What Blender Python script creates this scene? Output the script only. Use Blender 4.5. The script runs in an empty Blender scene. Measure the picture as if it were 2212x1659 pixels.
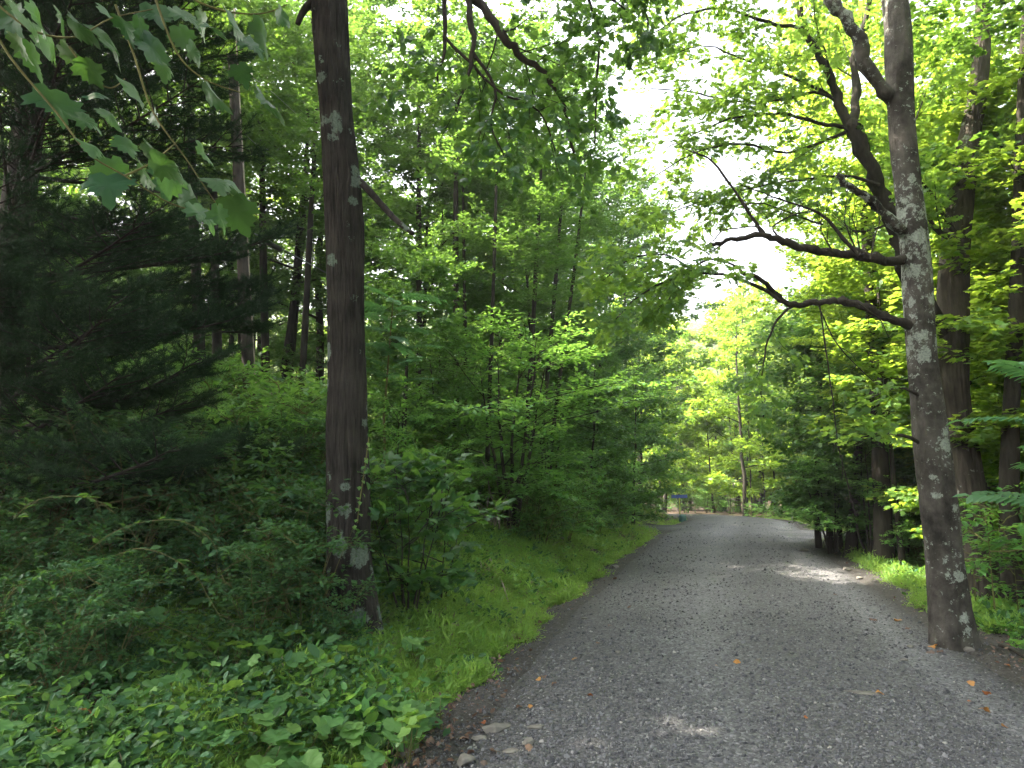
import bpy, math, random
import numpy as np
from mathutils import Vector, Matrix, Euler

sc = bpy.context.scene
COL = sc.collection
R = math.radians

# ------------------------------------------------------------------ camera, sky, sun, exposure
CAM_H = 1.6
PITCH = R(7.9)
cam_d = bpy.data.cameras.new('camera')
cam_d.sensor_width = 36.0
cam_d.lens = 36.0 * 1495.0 / 2212.0
cam_d.clip_start = 0.05
cam_d.clip_end = 3000.0
cam = bpy.data.objects.new('camera', cam_d)
COL.objects.link(cam)
cam.location = (0, 0, CAM_H)
cam.rotation_euler = (R(90) + PITCH, 0, 0)
sc.camera = cam

SUN_AZ = -83.0      # degrees right of straight ahead
SUN_EL = 50.0
world = bpy.data.worlds.new('World')
sc.world = world
world.use_nodes = True
wt = world.node_tree
wt.nodes.clear()
sky = wt.nodes.new('ShaderNodeTexSky')
sky.sky_type = 'NISHITA'
sky.sun_disc = False
sky.sun_elevation = R(SUN_EL)
sky.sun_rotation = R(SUN_AZ)
sky.air_density = 1.0
sky.dust_density = 10.0
sky.ozone_density = 1.0
bg = wt.nodes.new('ShaderNodeBackground')
bg.inputs['Strength'].default_value = 0.15
wo = wt.nodes.new('ShaderNodeOutputWorld')
veil = wt.nodes.new('ShaderNodeHueSaturation')   # thin white summer haze over the whole sky
veil.inputs['Saturation'].default_value = 0.5
veil.inputs['Value'].default_value = 1.15
wt.links.new(sky.outputs[0], veil.inputs['Color'])
wt.links.new(veil.outputs[0], bg.inputs[0])
wt.links.new(bg.outputs[0], wo.inputs[0])

sun_d = bpy.data.lights.new('sun', 'SUN')
sun_d.energy = 4.9
sun_d.angle = R(0.55)
sun_d.color = (1.0, 0.88, 0.70)
sun = bpy.data.objects.new('sun', sun_d)
COL.objects.link(sun)
sdir = Vector((math.sin(R(SUN_AZ)) * math.cos(R(SUN_EL)), math.cos(R(SUN_AZ)) * math.cos(R(SUN_EL)), math.sin(R(SUN_EL))))
sun.rotation_euler = sdir.to_track_quat('Z', 'Y').to_euler()
sun.location = sdir * 60

sc.view_settings.view_transform = 'Standard'
sc.view_settings.look = 'None'
sc.view_settings.gamma = 1.0
sc.view_settings.use_curve_mapping = False
sc.view_settings.exposure = 2.75
sc.render.engine = 'CYCLES'
cy = sc.cycles
cy.max_bounces = 7
cy.diffuse_bounces = 4
cy.glossy_bounces = 2
cy.transmission_bounces = 5
cy.transparent_max_bounces = 4
cy.volume_bounces = 0
cy.use_denoising = True
cy.sample_clamp_indirect = 6.0
cy.caustics_reflective = False
cy.caustics_refractive = False

# ------------------------------------------------------------------ helpers
rng = np.random.default_rng(7)
random.seed(7)
cp, sp = math.cos(PITCH), math.sin(PITCH)


def U(px, py, d):
    """a sight line of the photograph (2212 x 1659 grid) met at depth d in front of the camera"""
    a, b = (px - 1106.0) / 1495.0, (829.5 - py) / 1495.0
    v = np.array([a, cp - b * sp, sp + b * cp])
    return np.array([0, 0, CAM_H]) + v * (d / v[1])


def G(px, py):
    a, b = (px - 1106.0) / 1495.0, (829.5 - py) / 1495.0
    v = np.array([a, cp - b * sp, sp + b * cp])
    return np.array([0, 0, CAM_H]) + v * (-CAM_H / v[2])


def tag(o, label=None, cat=None, group=None, kind=None):
    if label: o['label'] = label
    if cat: o['category'] = cat
    if group: o['group'] = group
    if kind: o['kind'] = kind
    return o


def mesh_np(name, verts, faces, mat=None, attrs=None, smooth=False):
    verts = np.asarray(verts, np.float32)
    faces = np.asarray(faces, np.int32)
    me = bpy.data.meshes.new(name)
    me.vertices.add(len(verts))
    me.vertices.foreach_set('co', verts.ravel())
    if len(faces):
        k = faces.shape[1]
        me.loops.add(faces.size)
        me.loops.foreach_set('vertex_index', faces.ravel())
        me.polygons.add(len(faces))
        me.polygons.foreach_set('loop_start', np.arange(0, faces.size, k, dtype=np.int32))
        try:
            me.polygons.foreach_set('loop_total', np.full(len(faces), k, np.int32))
        except Exception:
            pass
    me.update(calc_edges=True)
    if len(faces):
        me.polygons.foreach_set('use_smooth', np.full(len(faces), bool(smooth)))
    for an, (tp, dat) in (attrs or {}).items():
        at = me.attributes.new(an, tp, 'POINT')
        key = {'FLOAT': 'value', 'INT': 'value', 'FLOAT_VECTOR': 'vector'}[tp]
        at.data.foreach_set(key, np.asarray(dat).ravel())
    if mat: me.materials.append(mat)
    return me


def link(name, data, parent=None, loc=None):
    o = bpy.data.objects.new(name, data)
    COL.objects.link(o)
    if parent: o.parent = parent
    if loc is not None: o.location = loc
    return o


def empty(name, loc=(0, 0, 0), rz=0.0, s=1.0, label=None, cat=None, group=None):
    o = bpy.data.objects.new(name, None)
    COL.objects.link(o)
    o.location = loc
    o.rotation_euler = (0, 0, rz)
    o.scale = (s, s, s)
    o.empty_display_size = 0.1
    return tag(o, label, cat, group)


def lattice(x, y, seed=0):
    xi, yi = np.floor(x).astype(np.int64), np.floor(y).astype(np.int64)
    xf, yf = x - xi, y - yi
    xf, yf = xf * xf * (3 - 2 * xf), yf * yf * (3 - 2 * yf)

    def h(a, b):
        n = (a * 374761393 + b * 668265263 + seed * 1274126177) & 0xffffffff
        n = ((n ^ (n >> 13)) * 1103515245) & 0xffffffff
        return ((n ^ (n >> 16)) & 0xffff) / 65535.0
    return (h(xi, yi) * (1 - xf) + h(xi + 1, yi) * xf) * (1 - yf) + (h(xi, yi + 1) * (1 - xf) + h(xi + 1, yi + 1) * xf) * yf


def fbm(x, y, o=4, seed=0):
    s, a, t = 0.0, 1.0, 0.0
    for i in range(o):
        s = s + a * lattice(x * 2 ** i, y * 2 ** i, seed + i * 17)
        t += a
        a *= 0.5
    return s / t * 2 - 1


# ------------------------------------------------------------------ materials
def new_mat(name):
    m = bpy.data.materials.new(name)
    m.use_nodes = True
    m.node_tree.nodes.clear()
    return m, m.node_tree


def nd(t, typ, ins=None, **kw):
    n = t.nodes.new(typ)
    for k, v in kw.items(): setattr(n, k, v)
    for k, v in (ins or {}).items():
        if isinstance(v, bpy.types.NodeSocket): t.links.new(v, n.inputs[k])
        else: n.inputs[k].default_value = v
    return n


def ramp(t, fac, stops):
    r = nd(t, 'ShaderNodeValToRGB', {0: fac})
    e = r.color_ramp.elements
    while len(e) < len(stops): e.new(0.5)
    for i, (p, c) in enumerate(stops):
        e[i].position = p
        e[i].color = (*c, 1) if len(c) == 3 else c
    return r.outputs[0]


def leaf_mat(name, dark, light, trans, tw=0.45, rough=0.45, spec=0.5, hue=0.0):
    m, t = new_mat(name)
    at = nd(t, 'ShaderNodeAttribute', attribute_name='rnd')
    oi = nd(t, 'ShaderNodeObjectInfo')
    add = nd(t, 'ShaderNodeMath', {0: at.outputs['Fac'], 1: oi.outputs['Random']}, operation='ADD')
    half = nd(t, 'ShaderNodeMath', {0: add.outputs[0], 1: 0.5}, operation='MULTIPLY')
    mid = (dark[0] * .4 + light[0] * .35, dark[1] * .5 + light[1] * .45, dark[2] * .7 + light[2] * .6)
    col = ramp(t, half.outputs[0], [(0.08, dark), (0.45, mid), (0.92, light)])
    tcol = ramp(t, half.outputs[0], [(0.1, tuple(c * 0.75 for c in trans)), (0.9, trans)])
    p = nd(t, 'ShaderNodeBsdfPrincipled', {'Base Color': col, 'Roughness': rough, 'Specular IOR Level': spec})
    tr = nd(t, 'ShaderNodeBsdfTranslucent', {'Color': tcol})
    mx = nd(t, 'ShaderNodeMixShader', {0: tw, 1: p.outputs[0], 2: tr.outputs[0]})
    o = nd(t, 'ShaderNodeOutputMaterial', {0: mx.outputs[0]})
    return m


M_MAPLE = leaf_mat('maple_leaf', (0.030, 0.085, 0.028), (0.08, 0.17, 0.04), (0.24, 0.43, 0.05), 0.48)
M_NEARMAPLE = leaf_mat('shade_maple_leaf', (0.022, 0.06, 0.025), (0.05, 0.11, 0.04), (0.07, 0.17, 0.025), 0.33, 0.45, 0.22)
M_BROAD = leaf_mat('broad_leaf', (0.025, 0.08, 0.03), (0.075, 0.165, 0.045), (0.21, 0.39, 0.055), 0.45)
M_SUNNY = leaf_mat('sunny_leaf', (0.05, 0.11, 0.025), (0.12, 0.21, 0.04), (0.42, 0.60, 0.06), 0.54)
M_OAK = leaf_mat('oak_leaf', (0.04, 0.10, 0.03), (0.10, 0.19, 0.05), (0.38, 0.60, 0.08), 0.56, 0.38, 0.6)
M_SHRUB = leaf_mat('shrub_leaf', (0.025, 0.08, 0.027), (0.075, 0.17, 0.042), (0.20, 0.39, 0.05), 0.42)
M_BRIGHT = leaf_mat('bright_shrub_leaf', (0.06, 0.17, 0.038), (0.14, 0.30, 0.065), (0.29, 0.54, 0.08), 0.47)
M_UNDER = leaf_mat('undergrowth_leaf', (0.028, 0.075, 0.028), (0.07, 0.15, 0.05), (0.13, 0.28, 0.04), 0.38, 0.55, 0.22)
M_COLT = leaf_mat('round_leaf', (0.045, 0.11, 0.03), (0.15, 0.27, 0.06), (0.26, 0.45, 0.06), 0.38, 0.6, 0.25)
M_STRAW = leaf_mat('dry_grass', (0.16, 0.13, 0.06), (0.34, 0.28, 0.15), (0.3, 0.25, 0.1), 0.3)
M_GRASS = leaf_mat('verge_grass', (0.10, 0.20, 0.035), (0.28, 0.42, 0.09), (0.46, 0.66, 0.12), 0.45, 0.5, 0.4)
M_NEEDLE = leaf_mat('pine_needle', (0.016, 0.036, 0.013), (0.034, 0.065, 0.022), (0.03, 0.08, 0.02), 0.2, 0.6, 0.12)
M_ORANGE = leaf_mat('orange_dead_leaf', (0.24, 0.07, 0.02), (0.42, 0.20, 0.04), (0.4, 0.16, 0.03), 0.25)
M_BROWNLEAF = leaf_mat('brown_dead_leaf', (0.10, 0.055, 0.035), (0.24, 0.15, 0.10), (0.2, 0.1, 0.05), 0.15, 0.7, 0.2)


def bark_mat(name, c0, c1, lichen=None, lich_amt=0.6, lich_scale=6.0, moss=None, vscale=18.0, stretch=0.12, bump=0.6, specks=True, bias=0.78):
    m, t = new_mat(name)
    tc = nd(t, 'ShaderNodeTexCoord')
    mp = nd(t, 'ShaderNodeMapping', {'Vector': tc.outputs['Object'], 'Scale': (1, 1, stretch)})
    n1 = nd(t, 'ShaderNodeTexNoise', {'Vector': mp.outputs[0], 'Scale': vscale, 'Detail': 6.0, 'Roughness': 0.65})
    n2 = nd(t, 'ShaderNodeTexNoise', {'Vector': tc.outputs['Object'], 'Scale': 3.0, 'Detail': 4.0})
    mixf = nd(t, 'ShaderNodeMath', {0: n1.outputs['Fac'], 1: n2.outputs['Fac']}, operation='ADD')
    hf = nd(t, 'ShaderNodeMath', {0: mixf.outputs[0], 1: 0.5}, operation='MULTIPLY')
    col = ramp(t, hf.outputs[0], [(0.34, c0), (0.66, c1)])
    if moss:
        nm = nd(t, 'ShaderNodeTexNoise', {'Vector': tc.outputs['Object'], 'Scale': 1.7, 'Detail': 6.0, 'Roughness': 0.7})
        f = ramp(t, nm.outputs['Fac'], [(0.50, (0, 0, 0)), (0.66, (1, 1, 1))])
        mx = nd(t, 'ShaderNodeMix', data_type='RGBA')
        t.links.new(f, mx.inputs[0]); t.links.new(col, mx.inputs[6]); mx.inputs[7].default_value = (*moss, 1)
        col = mx.outputs[2]
    if lichen:
        wob = nd(t, 'ShaderNodeTexNoise', {'Vector': tc.outputs['Object'], 'Scale': 14.0, 'Detail': 6.0, 'Roughness': 0.75})
        wv = nd(t, 'ShaderNodeVectorMath', {0: wob.outputs['Color'], 1: (0.22, 0.22, 0.22)}, operation='MULTIPLY')
        wa = nd(t, 'ShaderNodeVectorMath', {0: tc.outputs['Object'], 1: wv.outputs[0]}, operation='ADD')
        big = nd(t, 'ShaderNodeTexNoise', {'Vector': tc.outputs['Object'], 'Scale': 0.9, 'Detail': 2.0})
        for sc_, am in ((lich_scale, lich_amt), (lich_scale * 2.6, lich_amt * 0.9))[:2 if specks else 1]:
            v = nd(t, 'ShaderNodeTexVoronoi', {'Vector': wa.outputs[0], 'Scale': sc_, 'Randomness': 1.0})
            th = nd(t, 'ShaderNodeMath', {0: v.outputs['Distance'], 1: am * 0.55}, operation='SUBTRACT')
            # patch size differs from cell to cell
            cc = nd(t, 'ShaderNodeSeparateColor', {0: v.outputs['Color']})
            bs = nd(t, 'ShaderNodeMath', {0: cc.outputs[0], 1: 0.75}, operation='MULTIPLY')
            bg_ = nd(t, 'ShaderNodeMath', {0: big.outputs['Fac'], 1: -1.6}, operation='MULTIPLY')
            bg2 = nd(t, 'ShaderNodeMath', {0: bg_.outputs[0], 1: bias}, operation='ADD')
            th1 = nd(t, 'ShaderNodeMath', {0: th.outputs[0], 1: bs.outputs[0]}, operation='ADD')
            th2 = nd(t, 'ShaderNodeMath', {0: th1.outputs[0], 1: bg2.outputs[0]}, operation='ADD')
            f = ramp(t, th2.outputs[0], [(0.0, (1, 1, 1)), (0.05, (0, 0, 0))])
            n3 = nd(t, 'ShaderNodeTexNoise', {'Vector': tc.outputs['Object'], 'Scale': 60.0, 'Detail': 3.0})
            lc = ramp(t, n3.outputs['Fac'], [(0.3, tuple(c * 0.55 for c in lichen)), (0.6, lichen)])
            mx = nd(t, 'ShaderNodeMix', data_type='RGBA')
            t.links.new(f, mx.inputs[0]); t.links.new(col, mx.inputs[6]); t.links.new(lc, mx.inputs[7])
            col = mx.outputs[2]
    bp = nd(t, 'ShaderNodeBump', {'Height': n1.outputs['Fac'], 'Strength': bump, 'Distance': 0.035})
    p = nd(t, 'ShaderNodeBsdfPrincipled', {'Base Color': col, 'Roughness': 0.9, 'Specular IOR Level': 0.2, 'Normal': bp.outputs[0]})
    nd(t, 'ShaderNodeOutputMaterial', {0: p.outputs[0]})
    return m


M_BARK_BIG = bark_mat('furrowed_bark', (0.007, 0.0065, 0.006), (0.058, 0.053, 0.047), (0.15, 0.195, 0.16), 0.70, 5.2, None, 30.0, 0.09, 1.0, False, 0.72)
M_BARK_RIGHT = bark_mat('lichened_bark', (0.014, 0.013, 0.0115), (0.10, 0.094, 0.084), (0.23, 0.265, 0.235), 0.60, 7.0, (0.014, 0.013, 0.010), 9.0, 0.6, 1.0, True, 0.69)
M_BARK = bark_mat('forest_bark', (0.014, 0.0125, 0.011), (0.055, 0.048, 0.041), None, vscale=26.0, stretch=0.12)
M_BARK_OAK = bark_mat('oak_bark', (0.024, 0.021, 0.018), (0.09, 0.078, 0.066), (0.22, 0.25, 0.22), 0.3, 7.0, None, 24.0, 0.12, 0.8)
M_POLE = bark_mat('weathered_pole_wood', (0.022, 0.019, 0.017), (0.085, 0.072, 0.062), None, vscale=40.0, stretch=0.04, bump=0.3)
M_TWIG = bark_mat('green_twig', (0.07, 0.07, 0.03), (0.16, 0.16, 0.06), None, vscale=30.0)
M_DEADWOOD = bark_mat('dead_wood', (0.12, 0.10, 0.085), (0.30, 0.25, 0.20), None, vscale=30.0)


def plain(name, col, rough=0.6, metal=0.0, vary=0.25, scale=12.0, bump=0.1):
    m, t = new_mat(name)
    tc = nd(t, 'ShaderNodeTexCoord')
    n = nd(t, 'ShaderNodeTexNoise', {'Vector': tc.outputs['Object'], 'Scale': scale, 'Detail': 5.0})
    c = ramp(t, n.outputs['Fac'], [(0.3, tuple(x * (1 - vary) for x in col)), (0.7, tuple(min(1, x * (1 + vary)) for x in col))])
    bp = nd(t, 'ShaderNodeBump', {'Height': n.outputs['Fac'], 'Strength': bump, 'Distance': 0.01})
    p = nd(t, 'ShaderNodeBsdfPrincipled', {'Base Color': c, 'Roughness': rough, 'Metallic': metal, 'Normal': bp.outputs[0]})
    nd(t, 'ShaderNodeOutputMaterial', {0: p.outputs[0]})
    return m


M_ROCK = plain('grey_rock', (0.12, 0.115, 0.105), 0.9, 0, 0.4, 9.0, 0.8)
M_WIRE = plain('grey_cable', (0.22, 0.23, 0.25), 0.4, 0.6, 0.1)
M_BLACK = plain('black_rubber', (0.02, 0.02, 0.022), 0.5)
M_PORC = plain('white_porcelain', (0.6, 0.58, 0.55), 0.25)
M_YELLOW = plain('yellow_plastic', (0.55, 0.42, 0.04), 0.5)
M_BLUE = plain('blue_sign_paint', (0.03, 0.06, 0.22), 0.4)
M_WHITE = plain('white_paint', (0.7, 0.7, 0.7), 0.5)
M_STEEL = plain('galvanised_steel', (0.3, 0.3, 0.3), 0.4, 0.7)
M_TEAL = plain('teal_plastic', (0.02, 0.07, 0.06), 0.5)

# ------------------------------------------------------------------ roads and terrain
ROWS = [(1560, 1000, 2420), (1440, 1130, 2150), (1390, 1185, 2055), (1340, 1240, 1975), (1270, 1300, 1890), (1215, 1345, 1822), (1175, 1412, 1762), (1150, 1455, 1722), (1132, 1497, 1700)]
_mid = []
for _y, _l, _r in ROWS:
    a_, b_ = G(_l, _y), G(_r, _y)
    _mid.append(((a_[0] + b_[0]) / 2, a_[1]))
MAIN = np.array([(0.9, -14), (1.1, -3), (1.3, 2)] + _mid + [(9.6, 29.5), (9.4, 33), (7.2, 36.5), (2, 39.5), (-9, 41.5), (-22, 42)], float)
SIDE = np.array([(7.6, 21.5), (10.0, 20.6), (13, 18.6), (18, 16), (26, 13.5), (40, 11)], float)
DRIVE = np.array([(7.4, 24.2), (4.4, 24.2), (1, 25.6), (-5, 28)], float)


def smooth_path(P, n=6):
    out = []
    for i in range(len(P) - 1):
        p0, p1, p2, p3 = P[max(i - 1, 0)], P[i], P[i + 1], P[min(i + 2, len(P) - 1)]
        for k in range(n):
            t = k / n
            out.append(0.5 * (2 * p1 + (p2 - p0) * t + (2 * p0 - 5 * p1 + 4 * p2 - p3) * t * t + (3 * p1 - p0 - 3 * p2 + p3) * t ** 3))
    out.append(P[-1])
    return np.array(out)


MAIN_S, SIDE_S, DRIVE_S = smooth_path(MAIN, 5), smooth_path(SIDE, 4), smooth_path(DRIVE, 4)


def sdist(P, x, y):
    """signed distance to a centreline, positive to its left"""
    if x.size == 1:
        A, D = P[:-1], P[1:] - P[:-1]
        ex0, ey0 = x[0] - A[:, 0], y[0] - A[:, 1]
        t = np.minimum(np.maximum((ex0 * D[:, 0] + ey0 * D[:, 1]) / (D * D).sum(1), 0), 1)
        ex, ey = ex0 - t * D[:, 0], ey0 - t * D[:, 1]
        d = ex * ex + ey * ey
        i = int(d.argmin())
        return np.array([math.sqrt(d[i]) * (1.0 if D[i, 0] * ey[i] - D[i, 1] * ex[i] >= 0 else -1.0)])
    best = np.full(x.shape, 1e9)
    sg = np.ones(x.shape)
    for a, b in zip(P[:-1], P[1:]):
        dx, dy = b - a
        L2 = dx * dx + dy * dy
        t = np.clip(((x - a[0]) * dx + (y - a[1]) * dy) / L2, 0, 1)
        ex, ey = x - (a[0] + t * dx), y - (a[1] + t * dy)
        d = np.hypot(ex, ey)
        c = dx * ey - dy * ex
        m = d < best
        best = np.where(m, d, best)
        sg = np.where(m, np.where(c >= 0, 1.0, -1.0), sg)
    return best * sg


def sstep(a, b, x):
    t = np.clip((x - a) / (b - a), 0, 1)
    return t * t * (3 - 2 * t)


def base_h(x, y):
    z = -0.035 * np.maximum(y - 31, 0) * (y < 95) + -0.035 * 64 * (y >= 95)
    z = z - 0.055 * np.maximum(x - 9.5, 0) * sstep(40, 30, y) * (x < 40) - 0.055 * 30.5 * (x >= 40) * sstep(40, 30, y)
    z = z + 46 * sstep(100, 240, y) + 10 * sstep(90, 230, np.abs(x)) * sstep(-40, 30, y)
    return z


def ground_h(x, y):
    x = np.asarray(x, float); y = np.asarray(y, float)
    s = sdist(MAIN_S, x, y)
    a = np.abs(s)
    z = base_h(x, y)
    near = sstep(45, 25, y)
    w = 2.05 + 0.10 * fbm(x * 0.9, y * 0.9, 3, 3)
    t = a - w
    left = -0.13 * np.exp(-((t - 0.55) / 0.33) ** 2) + (np.interp(y, [5, 8, 12, 32], [.10, .22, .44, .36]) * np.clip(t - 0.65, 0, 2.9) + .05 * np.clip(t - 3.5, 0, 8))
    right = -0.20 * np.clip(t - 0.55, 0, 5)
    prof = np.where(s > 0, left, right) * near
    oth = np.minimum(np.abs(sdist(SIDE_S, x, y)) - 1.7, np.abs(sdist(DRIVE_S, x, y)) - 1.3)
    prof = prof * sstep(0.0, 1.2, oth)
    rough = 0.05 * fbm(x * 0.8, y * 0.8, 3, 9) + 0.02 * fbm(x * 5, y * 5, 3, 11)
    m = np.minimum(t, oth)
    z = z + prof + rough * sstep(-0.1, 0.8, m) + 0.012 * fbm(x * 9, y * 9, 2, 5) * (m > -0.2)
    z = z - 0.10 * sstep(0.0, -0.35, m)
    return z


def gz(x, y):
    return float(ground_h(np.array([x]), np.array([y]))[0])


def spaced(lo, hi, c0, c1, s0, grow):
    mid = list(np.arange(c0, c1, s0))
    a, st, v = [], s0, c1
    while v < hi:
        a.append(v); st *= grow; v += st
    b, st, v = [], s0, c0 - s0
    while v > lo:
        b.append(v); st *= grow; v -= st
    return np.array([lo] + b[::-1] + mid + a + [hi])


gx = spaced(-900, 900, -7, 11, 0.11, 1.07)
gy = spaced(-400, 1200, 2.2, 16, 0.11, 1.05)
X, Y = np.meshgrid(gx, gy)
Z = ground_h(X.ravel(), Y.ravel())
nx, ny = len(gx), len(gy)
idx = np.arange(nx * ny).reshape(ny, nx)
F = np.stack([idx[:-1, :-1], idx[:-1, 1:], idx[1:, 1:], idx[1:, :-1]], -1).reshape(-1, 4)
sd = sdist(MAIN_S, X.ravel(), Y.ravel())
od = np.minimum(np.abs(sdist(SIDE_S, X.ravel(), Y.ravel())) - 1.7, np.abs(sdist(DRIVE_S, X.ravel(), Y.ravel())) - 1.3)
edge = np.minimum(np.abs(sd) - 2.05, od)

m, t = new_mat('forest_floor')
tc = nd(t, 'ShaderNodeTexCoord')
at = nd(t, 'ShaderNodeAttribute', attribute_name='edge')
n1 = nd(t, 'ShaderNodeTexNoise', {'Vector': tc.outputs['Object'], 'Scale': 30.0, 'Detail': 8.0, 'Roughness': 0.7})
n2 = nd(t, 'ShaderNodeTexNoise', {'Vector': tc.outputs['Object'], 'Scale': 1.6, 'Detail': 5.0})
v1 = nd(t, 'ShaderNodeTexVoronoi', {'Vector': tc.outputs['Object'], 'Scale': 22.0})
litter = ramp(t, n1.outputs['Fac'], [(0.3, (0.022, 0.017, 0.012)), (0.5, (0.06, 0.043, 0.03)), (0.72, (0.13, 0.095, 0.07))])
dirt = ramp(t, n1.outputs['Fac'], [(0.3, (0.025, 0.024, 0.024)), (0.55, (0.06, 0.057, 0.056)), (0.75, (0.13, 0.125, 0.12))])
ne = nd(t, 'ShaderNodeMath', {0: n2.outputs['Fac'], 1: 1.3}, operation='MULTIPLY')
ee = nd(t, 'ShaderNodeMath', {0: at.outputs['Fac'], 1: ne.outputs[0]}, operation='SUBTRACT')
f = ramp(t, ee.outputs[0], [(0.0, (0, 0, 0)), (0.35, (1, 1, 1))])
mx = nd(t, 'ShaderNodeMix', data_type='RGBA')
t.links.new(f, mx.inputs[0]); t.links.new(dirt, mx.inputs[6]); t.links.new(litter, mx.inputs[7])
bp = nd(t, 'ShaderNodeBump', {'Height': n1.outputs['Fac'], 'Strength': 0.8, 'Distance': 0.03})
p = nd(t, 'ShaderNodeBsdfPrincipled', {'Base Color': mx.outputs[2], 'Roughness': 0.95, 'Specular IOR Level': 0.15, 'Normal': bp.outputs[0]})
nd(t, 'ShaderNodeOutputMaterial', {0: p.outputs[0]})
M_FLOOR = m
g = link('ground', mesh_np('ground', np.stack([X.ravel(), Y.ravel(), Z], 1), F, M_FLOOR, {'edge': ('FLOAT', np.clip(edge, -1, 4).astype(np.float32))}, True))
tag(g, kind='structure')

m, t = new_mat('gravel_road')
tc = nd(t, 'ShaderNodeTexCoord')
lat = nd(t, 'ShaderNodeAttribute', attribute_name='lat')
n1 = nd(t, 'ShaderNodeTexNoise', {'Vector': tc.outputs['Object'], 'Scale': 55.0, 'Detail': 6.0, 'Roughness': 0.75})
n2 = nd(t, 'ShaderNodeTexNoise', {'Vector': tc.outputs['Object'], 'Scale': 1.1, 'Detail': 5.0, 'Roughness': 0.6})
v1 = nd(t, 'ShaderNodeTexVoronoi', {'Vector': tc.outputs['Object'], 'Scale': 48.0, 'Randomness': 1.0})
sep = nd(t, 'ShaderNodeSeparateColor', {0: v1.outputs['Color']})
stone = ramp(t, sep.outputs[0], [(0.0, (0.04, 0.042, 0.048)), (0.5, (0.078, 0.081, 0.09)), (0.85, (0.12, 0.124, 0.135)), (1.0, (0.18, 0.185, 0.20))])
fine = ramp(t, n1.outputs['Fac'], [(0.3, (0.05, 0.05, 0.054)), (0.7, (0.12, 0.12, 0.128))])
w = nd(t, 'ShaderNodeMath', {0: n2.outputs['Fac'], 1: 0.25}, operation='SUBTRACT')
mx = nd(t, 'ShaderNodeMix', data_type='RGBA')
t.links.new(w.outputs[0], mx.inputs[0]); t.links.new(stone, mx.inputs[6]); t.links.new(fine, mx.inputs[7])
# wheel tracks: packed fine stone, paler
tr = ramp(t, lat.outputs['Fac'], [(0.0, (0.38, 0.36, 0.34)), (0.07, (0.5, 0.48, 0.46)), (0.13, (1.05, 1.05, 1.06)), (0.19, (1.5, 1.5, 1.53)), (0.26, (1.05, 1.05, 1.05)), (0.45, (0.88, 0.88, 0.88)), (0.60, (1.3, 1.3, 1.3)), (0.72, (0.95, 0.95, 0.95)), (0.86, (0.85, 0.84, 0.83)), (0.95, (0.5, 0.48, 0.46))])
wob = nd(t, 'ShaderNodeTexNoise', {'Vector': tc.outputs['Object'], 'Scale': 0.6, 'Detail': 3.0})
br = ramp(t, wob.outputs['Fac'], [(0.3, (0.85, 0.85, 0.85)), (0.7, (1.15, 1.14, 1.12))])
m1 = nd(t, 'ShaderNodeMix', data_type='RGBA', blend_type='MULTIPLY')
m1.inputs[0].default_value = 1.0
t.links.new(mx.outputs[2], m1.inputs[6]); t.links.new(tr, m1.inputs[7])
m2 = nd(t, 'ShaderNodeMix', data_type='RGBA', blend_type='MULTIPLY')
m2.inputs[0].default_value = 1.0
t.links.new(m1.outputs[2], m2.inputs[6]); t.links.new(br, m2.inputs[7])
hh = nd(t, 'ShaderNodeMath', {0: n1.outputs['Fac'], 1: v1.outputs['Distance']}, operation='SUBTRACT')
bp = nd(t, 'ShaderNodeBump', {'Height': hh.outputs[0], 'Strength': 0.9, 'Distance': 0.012})
p = nd(t, 'ShaderNodeBsdfPrincipled', {'Base Color': m2.outputs[2], 'Roughness': 0.85, 'Specular IOR Level': 0.3, 'Normal': bp.outputs[0]})
nd(t, 'ShaderNodeOutputMaterial', {0: p.outputs[0]})
M_ROAD = m


def road_z(x, y, a, hw):
    u = np.abs(a) / hw
    ruts = -0.014 * (np.exp(-((a + 1.45) / 0.28) ** 2) + np.exp(-((a - .45) / 0.3) ** 2)) + .012 * np.exp(-((a + .5) / .3) ** 2)
    return base_h(x, y) + 0.05 - 0.085 * u ** 4 + ruts + 0.012 * fbm(x * 2.2, y * 2.2, 4, 21) + 0.006 * fbm(x * 14, y * 14, 2, 23)


def strip(name, P, hw, step=0.12, dz=0.0, lab=None):
    d = np.concatenate([[0], np.cumsum(np.hypot(*(P[1:] - P[:-1]).T))])
    # finer near the camera
    ss = [0.0]
    while ss[-1] < d[-1]:
        y = np.interp(ss[-1], d, P[:, 1])
        ss.append(ss[-1] + max(step, 0.02 * abs(y)) if y > 0 else ss[-1] + 1.0)
    ss = np.clip(np.array(ss), 0, d[-1])
    cx, cyy = np.interp(ss, d, P[:, 0]), np.interp(ss, d, P[:, 1])
    tx, ty = np.gradient(cx), np.gradient(cyy)
    L = np.hypot(tx, ty) + 1e-9
    nxv, nyv = -ty / L, tx / L
    k = 41
    a = np.linspace(-1.12, 1.12, k) * hw
    XX = cx[:, None] + nxv[:, None] * a
    YY = cyy[:, None] + nyv[:, None] * a
    A = np.broadcast_to(a, XX.shape)
    ZZ = road_z(XX.ravel(), YY.ravel(), A.ravel(), hw) + dz
    id_ = np.arange(XX.size).reshape(XX.shape)
    F = np.stack([id_[:-1, 1:], id_[:-1, :-1], id_[1:, :-1], id_[1:, 1:]], -1).reshape(-1, 4)
    o = link(name, mesh_np(name, np.stack([XX.ravel(), YY.ravel(), ZZ], 1), F, M_ROAD, {'lat': ('FLOAT', (A.ravel() / hw * 0.5 / 1.12 + 0.5).astype(np.float32))}, True))
    tag(o, kind='structure')
    return o


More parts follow.
